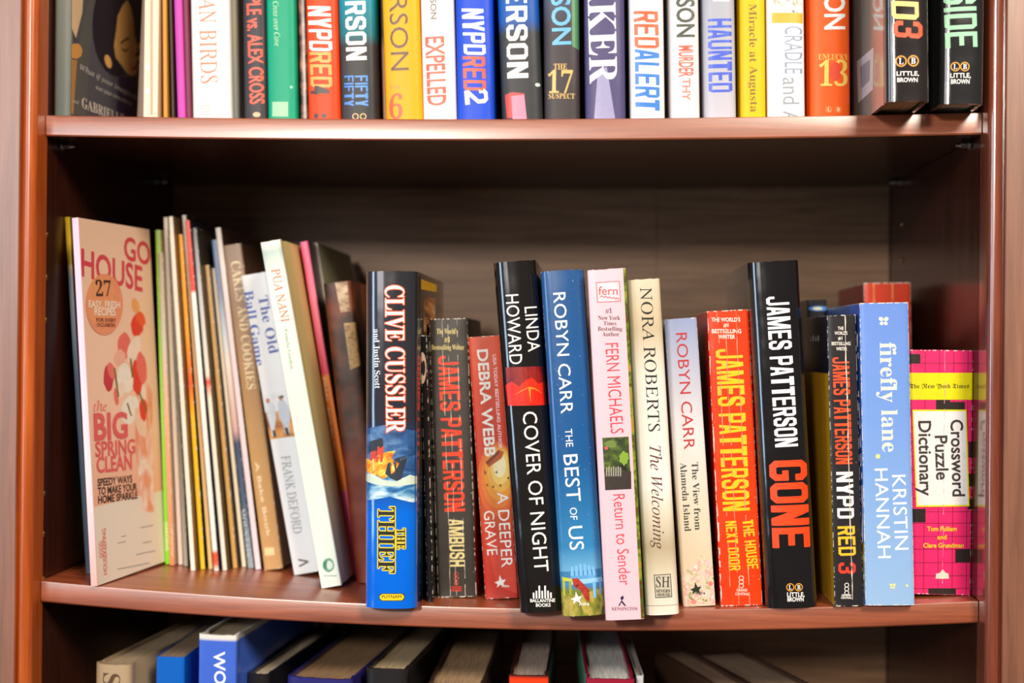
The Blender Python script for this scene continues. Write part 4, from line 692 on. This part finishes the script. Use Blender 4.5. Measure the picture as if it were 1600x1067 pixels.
upper(PB, 'narrow patchy brown paperback left of the bright orange red spine', (464, 476), (466.5, 481), .19, .11, 'soft', (70, 40, 34), deep=.03, mk=dict(blotch=((190, 130, 110), 80, .8)), **K)
b = upper(HB, 'orange red hardcover with slanted white and yellow capitals', (477.5, 529), (483, 533), .24, .155, 'hard', (242, 68, 14), b=.005, mk=dict(rough=.25, coat=.12), **K)
txt(b, 'title_lettering', 'NYPD', (500, 8), (503, 78), 36, WHT, 'k', slant=.2); txt(b, 'title_lettering', 'RED', (502, 80), (504, 135), 34, (250, 165, 70), 'k', slant=.15); txt(b, 'title_lettering', '4', (502, 134), (502, 148), 30, (50, 26, 20), 'k')
pic(b, 'publisher_logo', [(ell(496, 181, 4, 4), (60, 30, 24))]); pic(b, 'publisher_logo', [(ell(508, 181, 4, 4), (60, 30, 24))])
b = upper(HB, 'teal over black hardcover with white capitals and blue double lettering', (530, 587), (534, 591), .24, .155, 'hard', [(0, (52, 50, 52)), (.235, (54, 52, 54)), (.27, (16, 110, 120)), (.4, (0, 140, 165)), (.5, (30, 150, 120)), (.6, (60, 170, 60)), (1, (90, 180, 60))], b=.005, mk=dict(rough=.25, coat=.12), **K)
txt(b, 'author_lettering', 'ERSON', (557, -22), (559.5, 94), 32, WHT, 'k', pre='PATT'); txt(b, 'title_lettering', 'FIFTY', (567, 118), (568, 166), 20, (66, 142, 228), 'k'); txt(b, 'title_lettering', 'FIFTY', (547.5, 118), (548, 166), 15, (60, 130, 220), 'k')
pic(b, 'publisher_logo', [(ring(558, 182, 5, 1.4), (230, 190, 130))]); pic(b, 'publisher_logo', [(ring(570, 182, 5, 1.4), (230, 190, 130))])
upper(PB, 'narrow dark brown paperback left of the bright yellow spine', (588, 594), (592, 601), .19, .11, 'soft', [(0, (215, 165, 130)), (.3, (200, 150, 120)), (.36, (60, 36, 26)), (1, (60, 36, 26))], deep=.04, **K)
b = upper(HB, 'yellow hardcover with thin dark capitals and a big orange numeral 6', (595.5, 655), (602, 660), .24, .155, 'hard', [(0, (250, 168, 6)), (1, (252, 178, 10))], b=.005, mk=dict(rough=.25, coat=.1), **K)
txt(b, 'author_lettering', 'ERSON', (621.5, -28), (625, 110), 28, (90, 60, 20), '', pre='PATT'); horiz(b, 'title_lettering', 'THE', 608, 626, 136, 6, (226, 140, 20), 'k'); txt(b, 'title_lettering', '6', (608, 167), (629, 167), 38, (232, 80, 20), 'b'); 
b = upper(HB, 'white hardcover with narrow orange red capitals between yellow and blue spines', (656, 708.5), (660.5, 713), .24, .155, 'hard', (242, 238, 238), b=.005, mk=dict(rough=.3, coat=.1), **K)
txt(b, 'title_lettering', 'EXPELLED', (678, 57), (682, 165), 28, (235, 92, 62), 'h'); txt(b, 'author_lettering', 'SON', (676.5, -2), (677.5, 30), 9, (110, 104, 90), 'h', pre='PATTER')
b = upper(HB, 'royal blue hardcover with slanted white and orange capitals and numeral 2', (710, 770.5), (714.5, 772), .24, .155, 'hard', (22, 74, 208), b=.0055, mk=dict(rough=.25, coat=.12), **K)
txt(b, 'title_lettering', 'NYPD', (738, 12), (742, 84), 34, WHT, 'k', slant=.2); txt(b, 'title_lettering', 'RED', (740, 87), (742, 140), 35, (240, 84, 40), 'k', slant=.15); txt(b, 'title_lettering', '2', (743, 140), (745, 162), 36, WHT, 'k')
b = upper(HB, 'bright blue hardcover with black lower third and a red and pink sticker', (776, 842), (784, 847.5), .24, .155, 'hard', [(0, (48, 50, 54)), (.27, (52, 56, 60)), (.31, (14, 84, 170)), (1, (14, 96, 208))], b=.006, mk=dict(rough=.25, coat=.12), **K)
txt(b, 'author_lettering', 'ERSON', (806.5, -20), (809, 122), 33, WHT, 'k', pre='PATT'); pic(b, 'spine_sticker', [([(789, 148), (800, 144), (819, 146), (822, 184), (792, 184)], (222, 48, 40)), ([(799, 150), (819, 148), (823, 186), (801, 186)], (240, 130, 160))]); pic(b, 'spine_spot', [(ell(840, 132, 4, 3), (190, 210, 205))])
b = upper(HB, 'dark hardcover with gold numeral 17 and light blue capitals', (848, 905), (850.5, 906), .235, .155, 'hard', [(0, (58, 52, 54)), (.3, (60, 54, 62)), (.4, (70, 82, 104)), (1, (60, 80, 104))], b=.005, mk=dict(rough=.3, coat=.1), **K)
pic(b, 'spine_colour_block', [([(892, -100), (906, -100), (906, 78), (894, 72)], (64, 130, 84))]); txt(b, 'author_lettering', 'SON', (875, -8), (877, 70), 28, (96, 178, 224), 'h', pre='PATTER', lay=3)
GD = (222, 178, 96)
horiz(b, 'title_lettering', 'THE', 865, 886, 104, 9, GD, 'b'); horiz(b, 'title_lettering', '17', 856, 895, 128, 34, GD, 'b'); horiz(b, 'title_lettering', 'SUSPECT', 857, 898, 150, 8, GD, 'b')
b = upper(HB, 'muted purple hardcover with very large white serif capitals', (911.5, 976), (914.5, 977.5), .24, .155, 'hard', (78, 72, 116), b=.0055, mk=dict(rough=.28, coat=.1), **K)
pic(b, 'spine_colour_block', [([(934, 112), (948, 104), (962, 190), (928, 190)], (150, 148, 188))]); txt(b, 'author_lettering', 'KER', (940, 4), (943, 130), 43, (232, 232, 236), 'b', pre='BA', lay=2)
b = upper(HB, 'white hardcover with red block top, orange and bright blue slanted capitals', (982, 1037), (985, 1039), .24, .155, 'hard', [(0, (232, 228, 228)), (.705, (232, 228, 228)), (.71, (236, 70, 24)), (1, (236, 70, 24))], b=.005, mk=dict(rough=.28, coat=.1), **K)
txt(b, 'title_lettering', 'RED', (1009, 16), (1011, 74), 38, (240, 84, 30), 'k', slant=.15); txt(b, 'title_lettering', 'ALERT', (1011, 76), (1012, 171), 38, (10, 118, 208), 'k', slant=.15)
b = upper(HB, 'off white hardcover with dark green capitals over small red capitals', (1045, 1092), (1048, 1094), .235, .155, 'hard', (224, 220, 222), b=.005, mk=dict(rough=.3, coat=.1), **K)
txt(b, 'author_lettering', 'SON', (1070, -2), (1070.5, 58), 27, (56, 66, 56), 'h', pre='PATTER'); txt(b, 'title_lettering', 'MURDER', (1071, 71), (1071.5, 120), 22, (235, 96, 72), 'h'); txt(b, 'title_lettering', 'THY', (1072, 122), (1072, 157), 12, (240, 130, 110), 'h')
b = upper(HB, 'silver grey hardcover with bold blue capitals', (1098, 1148), (1100, 1151.5), .235, .155, 'hard', [(0, (190, 190, 202)), (.5, (160, 164, 178)), (1, (150, 156, 170))], b=.005, mk=dict(rough=.28, coat=.12), **K)
txt(b, 'title_lettering', 'HAUNTED', (1124.5, 29), (1126, 144), 37, (48, 84, 206), 'k'); pic(b, 'spine_label', [(rect(1114, -20, 1140, 2), WHT)])
b = upper(HB, 'deep yellow narrow hardcover with olive serif letters', (1155, 1196), (1157.5, 1197), .23, .15, 'hard', (236, 188, 0), b=.004, mk=dict(rough=.35), **K)
txt(b, 'title_lettering', 'Miracle at Augusta', (1176, 6), (1178.5, 175), 12, (120, 100, 20), 'b')
b = upper(HB, 'white hardcover with grey blue capitals under an ochre band and small drawing', (1197.5, 1257), (1199.5, 1259), .235, .155, 'hard', (240, 238, 240), b=.005, mk=dict(rough=.3, coat=.1), **K)
pic(b, 'spine_picture', [(rect(1206, 19, 1255, 36), (226, 170, 40)), (rect(1206, -40, 1255, 20), art([(120, 130, 110), (200, 200, 190), (235, 235, 235), (90, 90, 80)], 160))]); txt(b, 'title_lettering', 'CRADLE', (1240, 41), (1240, 115), 28, (136, 152, 176), ''); txt(b, 'title_lettering', 'and All', (1236, 121), (1237, 205), 26, (140, 150, 160), '')
b = upper(HB, 'orange hardcover with white capitals and gold numeral 13', (1266, 1328.5), (1267, 1330), .24, .155, 'hard', (242, 92, 14), b=.005, mk=dict(rough=.28, coat=.12), **K)
txt(b, 'author_lettering', 'SON', (1303, -26), (1303.5, 46), 31, WHT, 'h', pre='PATTER'); horiz(b, 'title_lettering', 'UNLUCKY', 1279, 1326, 89, 9, (248, 196, 80), 'b'); horiz(b, 'title_lettering', '13', 1280, 1325, 115, 38, (250, 205, 90), 'b'); pic(b, 'title_accent', [(ell(1305, 112, 9, 14, wob=.15), (230, 60, 20))], lay=3)
lb_logo(b, (1295, 171), (1310, 171), 5)
b = upper(HB, 'black hardcover pulled forward over the shelf edge, yellow capitals, red boards', (1381, 1456), (1388, 1452), .24, .155, 'hard', (38, 34, 34), deep=-.046, b=.007, side=[(0, (150, 158, 150)), (1, (120, 140, 126))], page=(205, 165, 125), mk=GL, **K)
txt(b, 'title_lettering', 'RED', (1412, -66), (1415, 28), 42, (246, 206, 120), 'k', slant=.15); txt(b, 'title_lettering', '3', (1419, 31), (1419, 57), 46, (236, 76, 30), 'k', slant=.15)
lb_logo(b, (1408, 95.5), (1427, 95), 9); horiz(b, 'publisher_lettering', 'LITTLE,', 1401, 1436, 115, 6.5, WHT, 'h'); horiz(b, 'publisher_lettering', 'BROWN', 1402, 1434, 125, 6.5, WHT, 'h')
pic(b, 'barcode_label', [([(1339, 96), (1365, 74), (1364, 140), (1341, 161)], (225, 226, 232)), ([(1344, 105), (1360, 92), (1359, 126), (1346, 139)], (165, 170, 176))], surf='L')
b = upper(HB, 'black hardcover at the right end of the upper shelf with mint green capitals', (1471, 1542), (1470, 1538), .24, .155, 'hard', (36, 36, 38), deep=-.030, b=.007, mk=GL, **K)
txt(b, 'title_lettering', 'DSIDE', (1499, -46), (1503, 74), 50, (150, 208, 172), 'k', pre='ROA'); lb_logo(b, (1492.8, 104), (1507.5, 104), 7.5); horiz(b, 'publisher_lettering', 'LITTLE,', 1485, 1517, 118, 7, WHT, 'h'); horiz(b, 'publisher_lettering', 'BROWN', 1486, 1515, 127.5, 7, WHT, 'h')
# ===== lower shelf: book tops =====
K = {'group': L_}; ZL = -.345
def lower(name, label, xa, xb, ytop, deep, dep, kind, stops, yaw=0, lean=0, page=(150, 132, 108), **k):
    page = tuple(min(235, v*1.35) for v in page)
    a, c = at_y(xa, ytop, deep), at_y(xb, ytop, deep); w = (c-a).length/max(.6, math.cos(yaw)); T = (a+c)/2; sg = lambda x: .3*sagm(x)
    foot = Vector((T.x, deep, ZL-sg(T.x))); h = T.z-foot.z
    return finish(name, label, foot, lean, yaw, w, h, dep, kind, stops, ZL, sg, page=page, **k)
b = lower(HB, 'tan spined book at the left end of the lower shelf with dark initial', 146, 204, 1039, .02, .19, 'hard', (176, 152, 120), yaw=-.12, **K)
txt(b, 'title_lettering', 'S', (175, 1052), (175, 1072), 26, (90, 62, 30), 'b')
lower(PB, 'small bright blue spined paperback on the lower shelf', 243, 287, 1027, .03, .12, 'soft', (10, 96, 190), page=(120, 100, 80), **K)
b = lower(PB, 'blue book with torn white top corners on the lower shelf', 314, 375, 993, .012, .19, 'hard', [(0, (58, 98, 205)), (.985, (66, 104, 208)), (.99, (225, 222, 214)), (1, (225, 222, 214))], b=.002, yaw=-.08, **K)
txt(b, 'title_lettering', 'WORLD', (347, 1018), (350, 1120), 17, (232, 236, 244), 'h')
lower(HB, 'narrow black book with pale page tops right of the torn blue one', 378, 415, 1054, .03, .18, 'hard', (30, 28, 30), yaw=-.10, page=(170, 155, 135), **K)
lower(HB, 'very thick dark book with a thin violet blue spine top on the lower shelf', 445, 550, 1061, .02, .19, 'hard', (44, 40, 110), yaw=-.10, page=(128, 100, 72), **K)
lower(HB, 'black book with crumpled jacket top and pale page edges', 570, 636, 1046, .025, .19, 'hard', (34, 32, 34), yaw=-.08, page=(160, 140, 110), **K)
lower(HB, 'wide tan paged book near the middle of the lower shelf', 668, 756, 1070, .02, .19, 'hard', (60, 44, 36), page=(150, 122, 92), **K)
lower(HB, 'black book with bright red spine top on the lower shelf', 795, 857, 1056, .018, .17, 'hard', [(0, (236, 60, 20)), (.99, (238, 62, 22)), (1, (30, 26, 28))], side=(26, 22, 26), sideR=(26, 22, 26), b=.002, page=(150, 135, 125), **K)
b = lower(HB, 'teal and crimson book with wide pale page tops in a clear jacket', 916, 992, 1062, .012, .18, 'hard', (150, 26, 52), side=(96, 160, 138), sideR=(22, 20, 24), b=.003, page=(190, 178, 172), yaw=.05, **K)
lower(HB, 'narrow book in shiny pale plastic jacket beside the crimson one', 994, 1006, 1056, .03, .13, 'hard', (205, 212, 220), yaw=.05, mk=dict(rough=.1, coat=1.0), page=(150, 140, 130), **K)
lower(HB, 'brown book turned askew on the lower shelf, left of a wider one', 1150, 1205, 1090, .03, .155, 'hard', (66, 46, 36), yaw=.34, page=(120, 96, 80), **K)
lower(HB, 'wider brown book turned askew at the right of the lower shelf', 1222, 1312, 1094, .03, .155, 'hard', (70, 48, 38), yaw=.36, page=(128, 106, 88), **K)

print_all()
for i, dx in NUDGE.items():
    e, sg = ORDER[i]; x = e.matrix_world.translation.x
    e.matrix_world = Matrix.Translation((dx, 0, max(0, sg(x)-sg(x+dx)))) @ e.matrix_world
